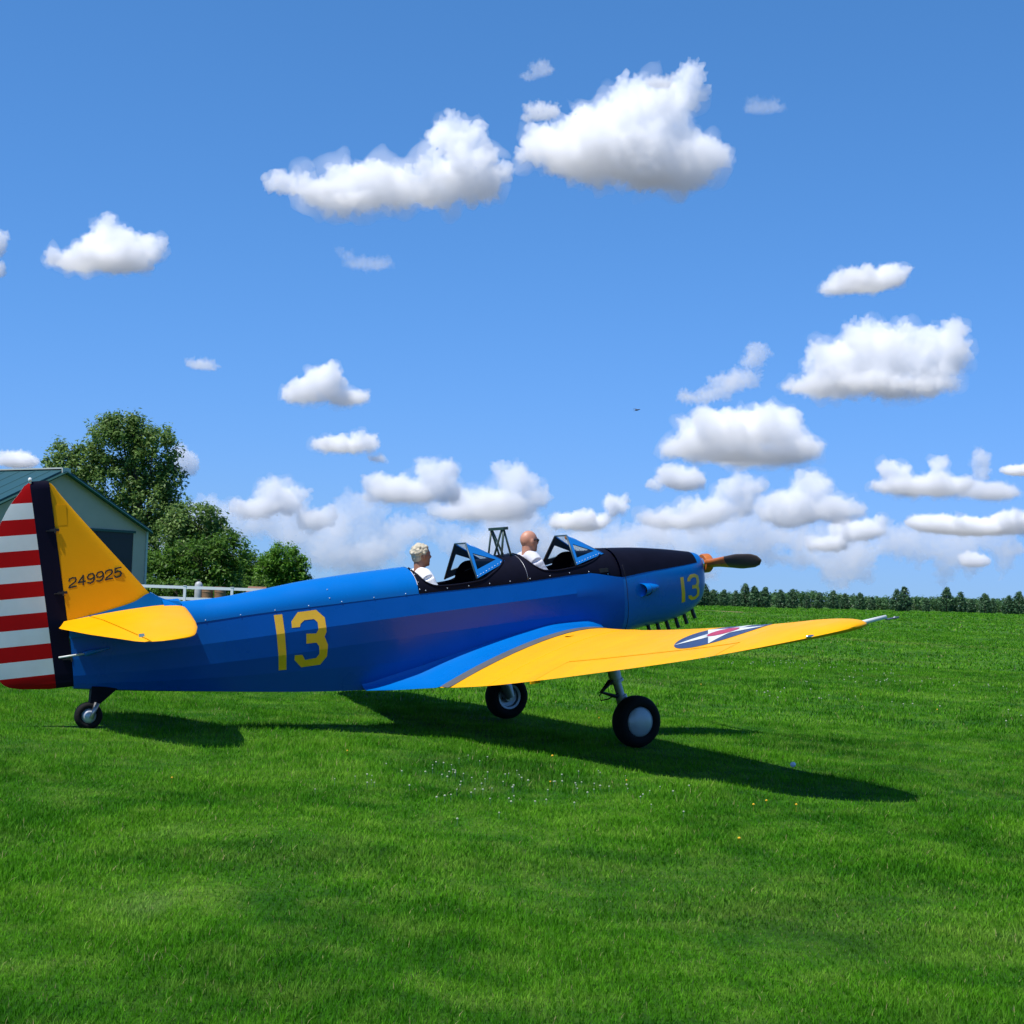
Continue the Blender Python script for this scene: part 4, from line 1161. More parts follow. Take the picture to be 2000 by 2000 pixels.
# ================================================================= clouds
# azimuth and elevation of each lobe and its angular radii, in milliradians
CLOUDS = [
    ('largest white cloud, two stacked lobes, highest in the sky', 1, [(86.4, 309.9, 22.8, 17.9), (58.9, 298.3, 26.9, 14.5), (31.5, 283.1, 28.3, 13.1), (90.9, 279.2, 37.3, 17.9), (116.8, 279.3, 12.4, 12.4), (95.5, 264.5, 26.2, 11.0), (56.1, 278.7, 33.8, 14.5), (7.7, 282.5, 13.1, 9.0)]),
    ('long white cloud rising to a tall knob at its end beside the largest cloud', 1, [(-88.0, 257.0, 18.0, 10.0), (-72.0, 254.0, 16.0, 11.0), (-37.9, 285.7, 13.8, 13.8), (-37.8, 266.0, 22.8, 15.2), (-60.1, 256.8, 20.0, 12.4), (-103.5, 256.1, 21.4, 13.1), (-134.2, 248.2, 20.0, 9.3), (-155.0, 252.7, 11.0, 6.2), (-120.2, 242.5, 26.9, 6.2)]),
    ('small ragged tuft of cloud beside the stacked largest cloud', .5, [(11.4, 306.0, 11.7, 5.2), (2.8, 301.8, 5.5, 3.5)]),
    ('faint detached wisp above the ragged tuft of cloud', .35, [(9.3, 333.2, 7.6, 5.5), (1.8, 327.6, 6.2, 2.4)]),
    ('thin faint wisp off the shoulder of the largest cloud', .2, [(155.3, 311.3, 13.1, 3.8)]),
    ('thin streak of cloud curling over the top lobe of the largest cloud', .4, [(87.6, 325.6, 9.0, 3.1), (93.4, 327.6, 3.5, 2.8)]),
    ('single humped white cloud over the tall tree and hangar', 1, [(-263.2, 207.3, 18.6, 13.8), (-285.2, 193.9, 20.0, 5.2), (-262.7, 196.6, 26.2, 8.3), (-238.6, 206.8, 9.0, 7.6)]),
    ('cut-off white cloud edge above the hangar roof', 1, [(-331.3, 201.4, 6.2, 9.7), (-330.4, 183.9, 5.5, 6.9)]),
    ('small domed white cloud above the rear cockpit', 1, [(-126.4, 129.9, 14.5, 11.0), (-139.0, 120.7, 15.2, 5.9), (-111.6, 120.4, 14.5, 5.2)]),
    ('tiny faint wisp beside the small domed cloud above the tree tops', .3, [(-203.8, 136.3, 9.7, 3.1), (-198.7, 135.3, 5.5, 2.1)]),
    ('faint streaky wisp between the long cloud and the small domed cloud', .2, [(-99.7, 207.4, 15.5, 3.8), (-113.7, 212.3, 4.8, 2.8)]),
    ('flat small cloud strip below the small domed cloud', .7, [(-113.8, 90.2, 20.0, 4.5), (-96.8, 92.7, 9.0, 5.2), (-88.8, 81.7, 5.5, 3.1)]),
    ('large flat-based white cloud above the far tree line', 1, [(233.1, 156.3, 29.7, 17.9), (267.4, 154.2, 19.0, 17.9), (206.8, 149.6, 19.3, 13.8), (200.5, 135.2, 26.9, 6.2), (240.2, 134.7, 38.6, 5.5)]),
    ('feathery wisp cloud slanting up beside the large flat-based cloud', .4, [(141.4, 139.5, 15.2, 5.5), (153.0, 149.2, 5.2, 8.3), (117.9, 126.5, 14.5, 3.5), (129.7, 131.9, 10.4, 4.1)]),
    ('wide layered greyish cloud above the propeller', .75, [(147.4, 108.4, 34.5, 12.4), (113.6, 97.1, 20.0, 7.2), (181.3, 98.8, 18.6, 8.3), (154.6, 91.5, 40.7, 5.2)]),
    ('small loose cloud on its own above the large flat-based cloud', .6, [(222.1, 203.4, 22.8, 5.9), (241.8, 206.4, 9.7, 6.2), (205.6, 198.2, 11.7, 4.1)]),
    ('small flat cloud below the wide layered cloud', 1, [(110.8, 75.4, 15.2, 6.2), (92.1, 70.8, 4.8, 2.8)]),
    ('puffy cumulus low above the rear person', 1, [(-50.5, 70.5, 12.4, 9.3), (-71.5, 60.4, 22.8, 7.2), (-91.2, 56.8, 6.2, 4.5), (-43.9, 62.1, 10.4, 6.9)]),
    ('tall lumpy cumulus low above the roll-over pylon', 1, [(0.8, 67.2, 12.1, 11.4), (15.0, 58.7, 9.0, 7.2), (-12.5, 53.6, 26.2, 6.9), (-33.1, 48.0, 19.3, 5.2)]),
    ('low cumulus with a rounded head above the rear deck', 1, [(-151.4, 52.6, 14.5, 9.0), (-169.6, 46.0, 13.1, 4.8), (-128.8, 39.5, 11.0, 5.9)]),
    ('small white cloud resting behind the hangar ridge', 1, [(-312.4, 69.0, 12.4, 4.1)]),
    ('cloud edge showing beside the tall tree crown', .8, [(-210.8, 71.9, 9.0, 8.3)]),
    ('twin-headed cumulus above the far tree line', 1, [(244.6, 82.0, 9.0, 8.3), (270.4, 84.0, 6.2, 9.0), (261.0, 73.2, 30.4, 5.9)]),
    ('narrow towering cumulus beside the twin-headed one', 1, [(296.5, 88.3, 5.9, 11.7), (302.5, 70.6, 19.3, 7.2)]),
    ('small cloud strip above the narrow towering cumulus', 1, [(318.6, 85.2, 10.4, 3.5)]),
    ('steep tall cumulus above the propeller blade', 1, [(192.1, 69.2, 13.1, 10.0), (179.1, 55.3, 19.3, 10.4), (206.4, 57.4, 18.6, 5.9)]),
    ('cumulus with a slanting head beside the steep tall one', 1, [(149.2, 64.8, 11.7, 9.7), (128.5, 55.0, 15.9, 6.9), (105.5, 47.1, 19.3, 5.5)]),
    ('small pointed cloud top above the front windscreen', 1, [(66.8, 57.3, 6.9, 3.5), (43.0, 45.1, 19.3, 4.5)]),
    ('long low cloud strip over the far tree line', 1, [(290.3, 49.2, 29.7, 4.5), (267.9, 50.7, 15.9, 3.8), (316.0, 53.0, 13.1, 3.8)]),
    ('low small cloud under the steep tall cumulus', 1, [(202.9, 35.3, 12.4, 4.1), (222.5, 45.6, 15.9, 5.2)]),
    ('small low cloud in front of the hazy bank over the tree line', .8, [(293.8, 28.2, 9.7, 3.8)]),
]
BANK = [(248.7, 40.2, 20.7, 4.1), (169.4, 40.8, 20.7, 4.5), (81.1, 38.1, 27.6, 3.8), (29.5, 36.4, 24.2, 3.8), (-70.5, 36.3, 24.2, 3.5), (-138.6, 30.2, 20.7, 2.8), (-111.8, 40.5, 17.3, 3.1), (46.6, 41.1, 13.8, 3.1), (125.5, 40.2, 20.7, 4.1), (229.3, 33.0, 20.7, 3.1), (268.3, 32.4, 20.7, 2.8), (312.6, 35.2, 17.3, 2.8), (149.5, 30.7, 20.7, 2.8), (-97.4, 22.2, 31.1, 2.4), (-22.0, 28.4, 20.7, 2.4), (183.2, 24.9, 20.7, 2.4)]
def cloud_mat(name, density):
    m = bpy.data.materials.new(name); m.use_nodes = True
    n = m.node_tree; n.nodes.clear()
    o = n.nodes.new('ShaderNodeOutputMaterial'); v = n.nodes.new('ShaderNodeVolumeScatter')
    v.inputs['Color'].default_value = (1, 1, 1, 1); v.inputs['Density'].default_value = density
    v.inputs['Anisotropy'].default_value = .1
    n.links.new(v.outputs[0], o.inputs['Volume'])
    return m
CLOUD_BASE = 700.0
def make_cloud(i, els, dens, name='cloud', vox=34, rag=1.0, halo=False):
    """lobes fused, then carved by fractal noise; stands at its real distance under a common base height"""
    low = min(e[1] - e[3] for e in els) / 1000
    D = CLOUD_BASE / math.tan(max(low, .028))
    rr = random.Random(100 + i)
    c0 = Vector((0, 0, 0)); mb = MB(); cs = []
    for az, el, rx, ry in els:
        az, el, rx, ry = az / 1000, el / 1000, rx / 1000, ry / 1000
        d = Vector((math.sin(az) * math.cos(el), math.cos(az) * math.cos(el), math.sin(el)))
        cs.append((d, rx, ry))
    mean = sum((c[0] for c in cs), Vector()).normalized()
    fwd = Vector((mean.x, mean.y, 0)).normalized(); right = Vector((fwd.y, -fwd.x, 0))
    # local frame: x right, y away, z up; angular size times distance
    base = Vector((0, 0, CAM_H)) + mean * D
    R0 = max(c[1] for c in cs) * D
    for d, rx, ry in cs:
        p = d * (D / d.dot(mean)) - mean * D
        dep = rr.uniform(-.25, .25) * rx * D
        nsub = 7
        mb.ball((p.dot(right), dep, p.z), (rx * D * .88, rx * D * .75, ry * D * .88), 16, 10)
        for q in range(nsub):                       # billows on the lobe
            th = rr.uniform(0, 2 * math.pi); ph = rr.uniform(-.25, 1.0)
            s = rr.uniform(.32, .5)
            mb.ball((p.dot(right) + math.cos(th) * rx * D * .72, dep + math.sin(th) * rx * D * .6, p.z + ph * ry * D * .72), (rx * D * s * .8, rx * D * s * .8, ry * D * s * 1.15), 10, 7)
    vs = np.array(mb.v); ext = (vs.max(0) - vs.min(0)); size = min(ext[0], ext[2] * 2.2)
    me = union(mb, size / vox, 1)
    sc_ = size * .085 * rag
    co = np.empty(len(me.vertices) * 3); me.vertices.foreach_get('co', co); co = co.reshape(-1, 3)
    no = np.empty(len(me.vertices) * 3); me.vertices.foreach_get('normal', no); no = no.reshape(-1, 3)
    zmin = co[:, 2].min(); zr = max(1e-6, co[:, 2].max() - zmin)
    k1 = 5.5 / size
    off = Vector((i * 17.3, i * 3.1, 0))
    out = np.empty_like(co)
    for j in range(len(co)):
        p = Vector(co[j])
        q = p * k1 + off
        f = noise.fractal(q * 1.3, .75, 2.1, 6)
        b = abs(noise.noise(q * 1.7)) + .55 * abs(noise.noise(q * 3.7)) + .35 * abs(noise.noise(q * 8))   # billow
        up = (p.z - zmin) / zr
        amp = (.45 + .75 * up)
        dd = (f * .9 + (b - .38) * 1.0) * sc_ * amp
        v = p + Vector(no[j]) * dd
        if up < .16: v.z += (.16 - up) * zr * .5                                   # flattened base
        out[j] = v
    me.vertices.foreach_set('co', out.ravel()); me.update()
    raw = me; me = remeshed(raw, size / vox * .62, 0)   # clears folds left by the carving
    nv = len(me.vertices); c2 = np.empty(nv * 3); me.vertices.foreach_get('co', c2); c2 = c2.reshape(-1, 3)
    n2 = np.empty(nv * 3); me.vertices.foreach_get('normal', n2); n2 = n2.reshape(-1, 3)
    k2 = k1 * 4.2; o3 = off * 2.1
    fine = np.array([abs(noise.noise(Vector(p) * k2 + o3)) + .6 * abs(noise.noise(Vector(p) * k2 * 2.2 + o3)) for p in c2])
    c2 += n2 * ((fine - .28) * sc_ * .55)[:, None]
    me.vertices.foreach_set('co', c2.ravel()); me.update()
    m = cloud_mat('cloud_vapour', dens)
    me.materials.clear(); me.materials.append(m)
    o = bpy.data.objects.new(name, me); col.objects.link(o)
    o.location = base; o.rotation_euler = (0, 0, math.atan2(fwd.y, fwd.x) - math.pi / 2)
    # extinction set by the cloud's own thickness
    hh = max(c[2] for c in cs) * D
    m.node_tree.nodes['Volume Scatter'].inputs['Density'].default_value = dens / hh
    if halo:                                            # thin torn vapour round the dense core
        me2 = raw.copy()
        o2 = np.empty_like(out)
        for j in range(len(co)):
            q = Vector(co[j]) * k1 * 1.9 + off * 1.3
            w = .35 + 1.9 * noise.fractal(q, .7, 2.2, 5)
            o2[j] = out[j] + no[j] * min(1.25, max(-.5, w)) * sc_ * .65
        me2.vertices.foreach_set('co', o2.ravel()); me2.update()
        me2 = remeshed(me2, size / vox * 1.0); me2.materials.clear(); me2.materials.append(cloud_mat('thin_vapour', dens * .22 / hh))
        e = bpy.data.objects.new('wispy_edge', me2); col.objects.link(e); e.parent = o
    return o
for i, (lab, dn, els) in enumerate(CLOUDS):
    if els[0][1] < 80: els = [(a_, b_ + .12 * d_, c_ * 1.10, d_ * 1.30) for a_, b_, c_, d_ in els]
    o = make_cloud(i, els, (.72 if els[0][1] < 95 else 1.0) * {1: 1.75, .8: 1.3, .75: 1.35, .7: 1.15, .6: 1.0, .5: .6, .4: .45, .35: .25, .3: .28, .2: .10}[dn], vox=58 if i < 2 or i in (12,) else 38, rag=1.15 if dn >= .6 else 1.9, halo=dn >= .6)
    tag(o, lab, 'cloud', 'fair-weather clouds')
bank_rng = random.Random(21)
lobes = []
for e in BANK:
    lobes.append((e[0], e[1], e[2], e[3] * 1.2))
for k in range(60):                                   # ragged small heads all along the bank
    az = bank_rng.uniform(-235, 345); el = bank_rng.uniform(14, 50); w = bank_rng.uniform(7, 20)
    lobes.append((az, el, w, w * bank_rng.uniform(.3, .65)))
bank = make_cloud(60, lobes, .50, name='cloud_bank', vox=30, rag=1.5)
tag(bank, 'hazy bank of small low clouds along the horizon', 'clouds', kind='stuff')

# ================================================================= trees
leafA = leaf_mat('willow_leaves', .42, ramp=[(0, (.065, .130, .026)), (.5, (.135, .235, .050)), (1, (.25, .36, .11))])
leafB = leaf_mat('green_leaves', .42, ramp=[(0, (.035, .090, .012)), (.5, (.080, .180, .020)), (1, (.16, .30, .04))])
leafC = leaf_mat('bright_leaves', .42, ramp=[(0, (.04, .12, .010)), (.5, (.095, .23, .018)), (1, (.18, .36, .035))])
leafD = leaf_mat('conifer_needles', .12, ramp=[(0, (.024, .065, .028)), (.5, (.050, .12, .050)), (1, (.09, .18, .075))])
leafW = leaf_mat('woodland_leaves', .3, ramp=[(0, (.03, .085, .030)), (.5, (.065, .150, .050)), (1, (.12, .22, .075))])
bark = mat('bark', (.10, .075, .055), .9, var=.3, vscale=8, bump=.6, bscale=20)

def leaf_cards(centers, nper, spread, lsize, seed, flat=1.0, droop=0.0):
    r = np.random.default_rng(seed)
    n = len(centers) * nper
    c = np.repeat(centers, nper, 0)
    ctint = np.repeat(r.random(len(centers)), nper)
    d = r.normal(size=(n, 3)); d /= np.linalg.norm(d, axis=1)[:, None]
    rad = spread * r.random(n)[:, None] ** .5
    rad = rad * np.repeat(r.uniform(.6, 1.25, len(centers)), nper)[:, None]
    p = c + d * rad * np.array([1, 1, flat])
    p[:, 2] -= droop * r.random(n) * spread
    nr = d * .8 + np.array([0, 0, .7]) + r.normal(size=(n, 3)) * .45; nr /= np.linalg.norm(nr, axis=1)[:, None]
    a = np.cross(nr, r.normal(size=(n, 3))); a /= np.linalg.norm(a, axis=1)[:, None]
    b = np.cross(nr, a)
    L = lsize * r.uniform(.6, 1.4, n)[:, None]
    nrm = np.cross(a, b)
    V = np.stack([p - a * L, p + b * L * .42 + nrm * L * .12, p + a * L, p - b * L * .42 + nrm * L * .12], 1).reshape(-1, 3)
    F = np.arange(n * 4).reshape(-1, 4)
    t = np.clip(.25 + .5 * ctint + r.normal(0, .13, n), 0, 1)
    return V, F, np.repeat(t, 4)

def lobes_to_clumps(lobes, dens, seed, depth=.85):
    r = np.random.default_rng(seed); out = []
    for (x, z, rx, rz) in lobes:
        ry = (rx + rz) / 2 * depth
        n = int(dens * (rx * ry * rz) ** (2 / 3) * 4) + 5
        d = r.normal(size=(n, 3)); d /= np.linalg.norm(d, axis=1)[:, None]
        k = r.uniform(.35, 1.08, n)[:, None] ** .6
        y0 = r.uniform(-.4, .4) * rx
        out.append(np.array([x, y0, z]) + d * k * np.array([rx, ry, rz]))
    return np.concatenate(out)

def broad_tree(name, label, base, lobes, lm, dens=9, nper=26, spread=.55, lsize=.17, seed=1, group=None, trunk_r=.28, droop=0.):
    root = empty(name, base); tag(root, label, 'tree', group)
    cl = lobes_to_clumps(lobes, dens, seed)
    cl = cl[cl[:, 2] > .25]
    V, F, t = leaf_cards(cl, nper, spread, lsize, seed + 1, droop=droop)
    np_mesh('crown', V, F, lm, t, root, quads=True)
    r = random.Random(seed); mb = MB()
    top = max(l[1] for l in lobes); cx = sum(l[0] for l in lobes) / len(lobes)
    h1 = top * .45
    mb.tube([(0, 0, -.3), (cx * .1, .05, h1 * .4), (cx * .35, 0, h1), (cx * .7, 0, top * .8)], [trunk_r * 1.25, trunk_r, trunk_r * .75, trunk_r * .3], 10)
    for (x, z, rx, rz) in lobes:
        f = r.uniform(.25, .8); z0 = min(h1 * f + .3, z * .8); x0 = cx * .35 * f
        yb = r.uniform(-.5, .5) * rx
        mb.tube([(x0, 0, z0), (x0 * .5 + x * .5, yb * .5, (z0 + z) / 2 + .15), (x, yb, z)], [trunk_r * .42, trunk_r * .28, trunk_r * .08], 7)
        for _ in range(5):
            an = r.uniform(0, 6.28); e = (x + math.cos(an) * rx * .85, yb + math.sin(an) * rx * .6, z + r.uniform(-.2, .85) * rz)
            mb.tube([(x, yb, z), ((x + e[0]) / 2, (yb + e[1]) / 2, (z + e[2]) / 2 + .1), e], [trunk_r * .10, trunk_r * .06, .012], 5)
    mb.build('trunk', bark, root, True, fix=False)
    return root
def up(lo, dz): return [(a, b + dz, c, d) for a, b, c, d in lo]
tz = lambda x, y: float(gz(x, y)) - .05
broad_tree('tall_tree', 'tall airy grey-green tree rising behind the hangar roof', (-24.76, 105, tz(-24.76, 105)),
    [(-2.42, 10.44, 2.62, 2.03), (-5.16, 8.83, 1.92, 1.47), (.06, 10.0, 1.82, 2.03), (1.27, 8.1, 1.05, 1.47), (-2.99, 7.6, 2.97, 1.92), (-.3, 6.29, 2.1, 2.1), (-6.3, 9.25, 1.05, 1.33), (-2.31, 11.75, 1.75, .91), (1.2, 4.24, 1.33, 2.62), (-.87, 3.64, 1.75, 2.1)],
    leafA, dens=9, nper=30, spread=.55, lsize=.14, seed=11, trunk_r=.36, droop=.5)
broad_tree('leafy_tree', 'pale green rounded tree beside the tall tree', (-20.69, 100, tz(-20.69, 100)), up([(.2, 5.11, 1.6, 1.27), (-.85, 3.97, 1.33, 1.67), (1.35, 3.94, 1.4, 1.33), (.2, 2.8, 1.5, 1.3)], .1), leafA, dens=13, nper=28, spread=.5, lsize=.13, seed=23, trunk_r=.2)
broad_tree('bushy_tree', 'low dark olive tree behind the white fence', (-19.23, 96, tz(-19.23, 96)), up([(.15, 2.27, 2.11, 1.6), (1.57, 2.71, 1.15, 1.54), (-1.57, 1.57, 1.76, 1.54), (-3.0, 1.27, 1.28, 1.28), (1.3, 1.2, 1.5, 1.0)], .25), leafB, dens=13, nper=28, spread=.5, lsize=.13, seed=37, trunk_r=.2)
broad_tree('leafy_tree', 'mid green tree between the dark olive tree and the bright green one', (-19.41, 118, tz(-19.41, 118)), up([(-.39, 1.83, 1.34, 1.26), (-1.23, 1.21, 1.1, 1.1), (.5, 1.2, 1.2, 1.1)], .6), leafB, dens=13, nper=26, spread=.45, lsize=.13, seed=41, trunk_r=.18)
broad_tree('leafy_tree', 'bright green rounded tree at the open end of the tree row', (-16.77, 116, tz(-16.77, 116)), up([(-.4, 2.15, 1.78, 1.39), (.79, 1.49, 1.01, 1.08), (-1.22, 1.42, 1.31, 1.16), (0, 1.0, 1.6, .9)], .75), leafC, dens=14, nper=26, spread=.45, lsize=.13, seed=53, trunk_r=.18)
# dark hedge and shrubs under the trees
hr_ = np.random.default_rng(3)
for k, (x, y, w, h, lab) in enumerate(((-22.0, 92, 1.6, 1.3, 'dark shrub at the hangar corner under the tall tree'), (-19.0, 90, 1.8, 1.2, 'dark shrub under the low olive tree by the fence'), (-16.8, 100, 1.7, 1.5, 'leafy shrub behind the drums and gas tank'), (-14.6, 108, 2.0, 1.2, 'wide low shrub beyond the small brown-roofed shed'))):
    root = empty('shrub', (x, y, tz(x, y))); tag(root, lab, 'shrub', 'shrubs behind the fence')
    cl = lobes_to_clumps([(0, h * .55, w, h * .6), (w * .6, h * .4, w * .6, h * .45), (-w * .6, h * .45, w * .6, h * .5)], 12, 70 + k); cl = cl[cl[:, 2] > .05]
    V, F, t = leaf_cards(cl, 24, .4, .11, 80 + k); np_mesh('foliage', V, F, leafB, t, root, quads=True)
    mb = MB()
    for q in range(5):
        a_ = q * 1.26; mb.tube([(0, 0, -.1), (math.cos(a_) * w * .3, math.sin(a_) * .3, h * .4), (math.cos(a_) * w * .6, math.sin(a_) * .5, h * .8)], [.05, .035, .012], 6)
    mb.build('stem', bark, root, True, fix=False)

# far row of field trees
def row_tree_meshes(seed):
    r = np.random.default_rng(seed); H = 5.0
    cl = []
    for k in range(190):
        z = r.uniform(.06, 1.0)
        wid = np.interp(z, [.0, .12, .3, .6, .85, 1], [.9, 1.25, 1.5, 1.15, .62, .12]) * r.uniform(.6, 1.12)
        an = r.uniform(0, 6.283)
        cl.append((math.cos(an) * wid, math.sin(an) * wid, z * H))
    V, F, t = leaf_cards(np.array(cl), 9, .48, .24, seed + 1)
    cm = np_mesh('crown', V, F, leafD, t, quads=True, link=False)
    mb = MB(); mb.tube([(0, 0, -.3), (0.03, 0, 2), (0, 0, 4.6)], [.16, .11, .02], 7)
    for k in range(14):
        a_ = r.uniform(0, 6.28); z = r.uniform(.8, 4.2); L = np.interp(z, [.8, 4.2], [1.2, .4]); mb.tube([(0, 0, z), (math.cos(a_) * L, math.sin(a_) * L, z + .3)], [.04, .01], 5)
    to = mb.build('trunk', bark, None, True, fix=False); tm = to.data; bpy.data.objects.remove(to)
    return cm, tm
variants = [row_tree_meshes(200 + 10 * k) for k in range(4)]
xr = 13.0; k = 0; rt = random.Random(4)
while xr < 158:
    y = 398 + rt.uniform(-3, 3)
    root = empty('field_tree', (xr, y, float(gz(xr, y))))
    root.rotation_euler = (0, 0, rt.uniform(0, 6.28)); sz = rt.choice((.72, .85, .95, 1.05, 1.18)) * rt.uniform(.94, 1.06); root.scale = (sz * rt.uniform(.85, 1.15), sz, sz)
    tag(root, 'small dark tree in the long row across the field', 'tree', 'row of trees across the field')
    cm, tm = variants[k % 4]
    for nm, me in (('crown', cm), ('trunk', tm)):
        o = bpy.data.objects.new(nm, me); col.objects.link(o); o.parent = root
    k += 1; xr += rt.choice((2.2, 2.8, 3.3, 3.8, 4.9)) + rt.uniform(-.3, .4)
# woods beyond the row
wr = np.random.default_rng(9); n = 3600
wx_ = wr.uniform(12, 200, n); wy_ = wr.uniform(440, 462, n)
topz = 3.5 + .7 * np.sin(wx_ * .13) * np.sin(wx_ * .041 + 1) + .5 * np.sin(wx_ * .55 + wy_ * .2)
wz_ = wr.uniform(0, 1, n) ** .6 * topz
V, F, t = leaf_cards(np.stack([wx_, wy_, wz_ + gz(wx_, wy_)], 1), 14, 1.0, .42, 91)
woods = np_mesh('woodland', V, F, leafW, t, quads=True); tag(woods, 'hazy strip of woodland beyond the row of field trees', 'woods', kind='stuff')

# ================================================================= bird
b_ = Vector((12.70, 160, 20.9)); bird_m = mat('dark_feathers', (.03, .028, .03), .8)
mb = MB(); mb.tube([(-.26, 0, 0), (-.12, 0, .01), (.05, 0, .02), (.2, 0, .02), (.27, 0, .03), (.33, 0, .02)], [.02, .055, .075, .05, .045, .01], 10, flat=.9)
bird = mb.build('bird', bird_m, None, True); bird.location = b_; bird.rotation_euler = (.15, -.25, .5)
tag(bird, 'small dark bird flying in the clear blue sky', 'bird')
for s in (-1, 1):
    mb = MB(); mb.add([(.12, s * .04, .03), (-.06, s * .04, .03), (-.05, s * .30, .12), (.10, s * .32, .13), (-.10, s * .62, .10), (.02, s * .60, .11)], [(0, 1, 2, 3), (3, 2, 4, 5)]); w_ = mb.build('wing', bird_m, bird)
    sol = w_.modifiers.new('t', 'SOLIDIFY'); sol.thickness = .015
mb = MB(); mb.add([(-.24, -.02, 0), (-.24, .02, 0), (-.42, .08, .0), (-.42, -.08, .0)], [(0, 1, 2, 3)]); t_ = mb.build('tail', bird_m, bird); sol = t_.modifiers.new('t', 'SOLIDIFY'); sol.thickness = .012

# ================================================================= grass
grass_m = leaf_mat('grass_blades', .40, tintfn=grass_tint_nodes, rough=.6, spec=.08)
def blades(seed, y0, y1, dens, hgt, wid, segs):
    r = np.random.default_rng(seed)
    kx, mx = .43, 1.1
    n = int(dens * (y1 - y0) * 2 * (kx * (y0 + y1) / 2 + mx))
    # area-uniform inside the widening strip
    Y = y0 + (y1 - y0) * r.random(n * 2); keep = r.random(n * 2) < (kx * Y + mx) / (kx * y1 + mx)
    Y = Y[keep][:n]; n = len(Y)
    X = (r.random(n) * 2 - 1) * (kx * Y + mx)
    ok = ((X - 30.5) / 4.6) ** 2 + ((Y - 214) / 17) ** 2 > 1 + .5 * np.sin(X * 2.1 + Y * .3)   # bare soil on the rise
    X, Y = X[ok], Y[ok]; n = len(Y)
    # tufts: pull blades together a little
    cx = np.round(X / .055 + r.normal(0, .35, n)) * .055; cy = np.round(Y / .055 + r.normal(0, .35, n)) * .055
    X = X * .55 + cx * .45; Y = Y * .55 + cy * .45
    patch = .5 + .5 * np.sin(X * 2.3 + 1.7 * np.sin(Y * 1.1)) * np.sin(Y * 1.9 + 1.3 * np.sin(X * 1.4 + 1))
    H = hgt * (.45 + .9 * r.random(n)) * (.65 + .7 * patch)
    # pressed down where wheels stand
    for cx_, cy_ in ((1.4, 16.3), (0, 18.85), (-4.05, 15.04)):
        H *= 1 - .55 * np.exp(-((X - cx_) ** 2 + (Y - cy_) ** 2) / .06)
    an = r.random(n) * 6.2832; lean = r.normal(.5, .35, n) * H
    lx, ly = np.cos(an) * lean, np.sin(an) * lean
    wa = an + 1.5708 + r.normal(0, .5, n); W = wid * (.6 + .8 * r.random(n)) / 2
    wx, wy = np.cos(wa) * W, np.sin(wa) * W
    Z = gz(X, Y) - .008
    tint = np.clip(r.beta(2.2, 2.2, n) * .92 + .04, 0, 1); dry = r.random(n) < .018; tint[dry] = 1.0
    if segs == 2:
        V = np.stack([np.stack([X - wx, Y - wy, Z], 1), np.stack([X + wx, Y + wy, Z], 1),
                      np.stack([X + lx * .35 + wx * .8, Y + ly * .35 + wy * .8, Z + H * .6], 1), np.stack([X + lx * .35 - wx * .8, Y + ly * .35 - wy * .8, Z + H * .6], 1),
                      np.stack([X + lx, Y + ly, Z + H], 1)], 1).reshape(-1, 3)
        b = np.arange(n)[:, None] * 5
        F = np.concatenate([b + [0, 1, 2], b + [0, 2, 3], b + [3, 2, 4]])
        T = np.repeat(tint, 5)
    else:
        V = np.stack([np.stack([X - wx, Y - wy, Z], 1), np.stack([X + wx, Y + wy, Z], 1), np.stack([X + lx, Y + ly, Z + H], 1)], 1).reshape(-1, 3)
        F = np.arange(n * 3).reshape(-1, 3); T = np.repeat(tint, 3)
    return V, F, T
sets = [blades(1, 4.4, 7.5, 12000, .028, .0035, 2), blades(2, 7.5, 12, 5600, .033, .0052, 2), blades(3, 12, 21, 2300, .041, .0088, 1), blades(4, 21, 45, 420, .055, .02, 1), blades(5, 45, 110, 36, .08, .06, 1), blades(6, 110, 240, 5, .12, .16, 1), blades(7, 240, 394, 1.1, .2, .34, 1)]
Vs, Fs, Ts = [], [], []; off = 0
for V, F, T in sets:
    Vs.append(V); Fs.append(F + off); Ts.append(T); off += len(V)
grass = np_mesh('grass', np.concatenate(Vs), np.concatenate(Fs), grass_m, np.concatenate(Ts))
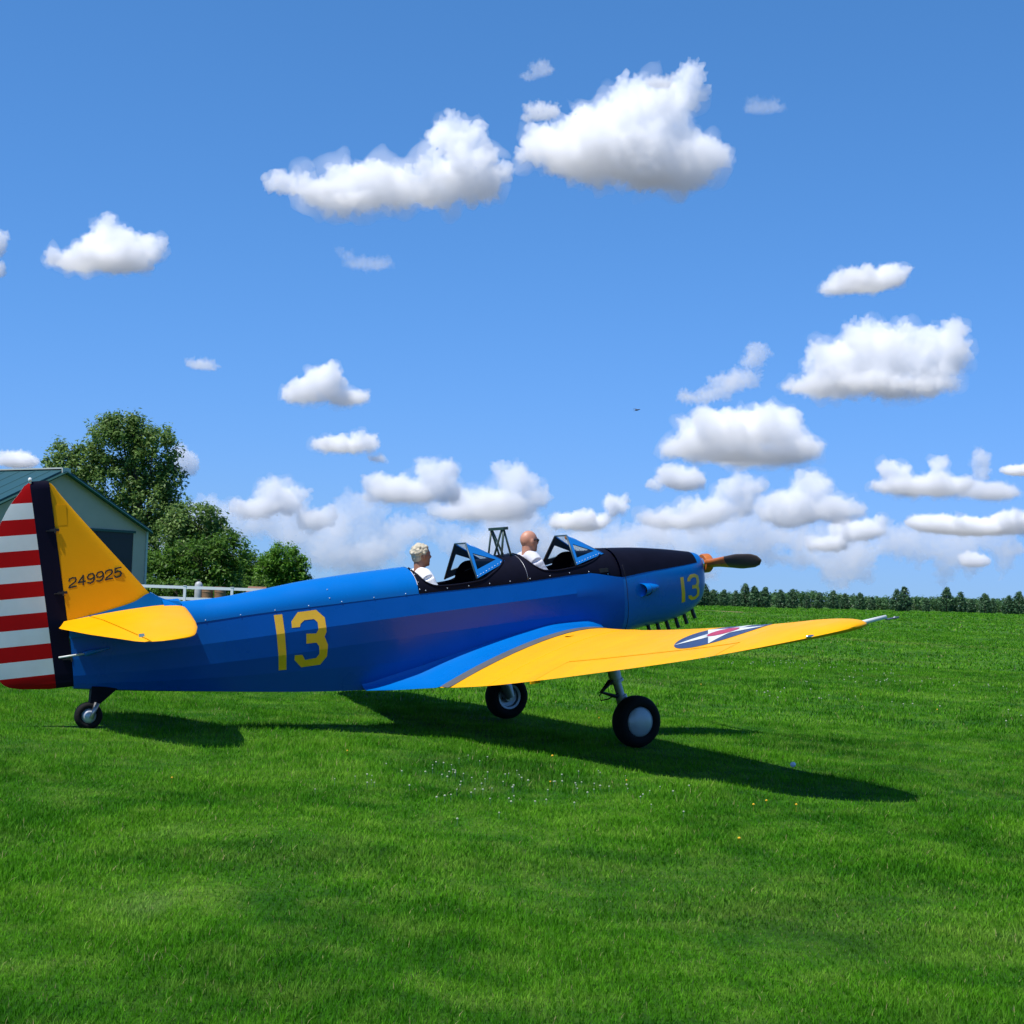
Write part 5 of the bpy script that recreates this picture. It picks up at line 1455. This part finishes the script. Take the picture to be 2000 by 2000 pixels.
tag(grass, 'mown green grass covering the airfield', 'grass', kind='stuff')

# clover heads and dandelions
clover_m = mat('clover_white', (.36, .40, .28), .8); dand_m = mat('dandelion_yellow', (.75, .42, .01), .7)
def heads(name, spots, rad, m, label, cat, h0=.05):
    mb = MB(); rr = random.Random(8)
    for x, y in spots:
        z = float(gz(x, y)); h = h0 * rr.uniform(.8, 1.3); s = rad * rr.uniform(.7, 1.25)
        mb.ball((x, y, z + h), (s, s, s * .85), 6, 4)
        mb.tube([(x, y, z - .01), (x, y, z + h - s * .5)], .0012, 3, cap=False)
    o = mb.build(name, m, None, False, fix=False); tag(o, label, cat, kind='stuff')
rr = random.Random(12)
sp = []
for _ in range(95):
    x = rr.gauss(.0, .75); y = rr.gauss(12.2, .75)
    if abs(x) < 1.6 and 10.2 < y < 14.3: sp.append((x, y))
heads('clover_flowers', sp, .0075, clover_m, 'white clover heads scattered in a patch of lawn before the airplane', 'flowers')
sp2 = []
for cx_, cy_, n_, sx_, sy_ in ((6.9, 40, 60, 2.0, 1.6), (9.2, 33, 34, 1.6, 1.0), (5.5, 26, 16, 1.2, 1.0), (8.2, 24, 10, 1.2, 1.2)):
    for _ in range(n_): sp2.append((rr.gauss(cx_, sx_), rr.gauss(cy_, sy_)))
heads('clover_flowers', sp2, .013, clover_m, 'pale drifts of clover flowers far out in the field', 'flowers', .08)
heads('dandelions', [(rr.uniform(-3, 8), rr.uniform(9, 30)) for _ in range(12)] + [(2.1, 12.3), (2.3, 12.1), (1.95, 12.0)], .010, dand_m, 'small yellow dandelion flowers dotted through the lawn', 'flowers', .06)
x, y = 2.736, 14.61
mb = MB(); mb.ball((0, 0, .085), (.028, .028, .026), 12, 8)
sd = mb.build('dandelion_clock', M['tee'], None, True); sd.location = (x, y, float(gz(x, y))); tag(sd, 'single white dandelion seed head at the edge of the wing shadow', 'dandelion')
mb = MB(); mb.tube([(0, 0, -.01), (.003, 0, .04), (0, 0, .07)], .002, 5); mb.build('stem', leafB, sd)
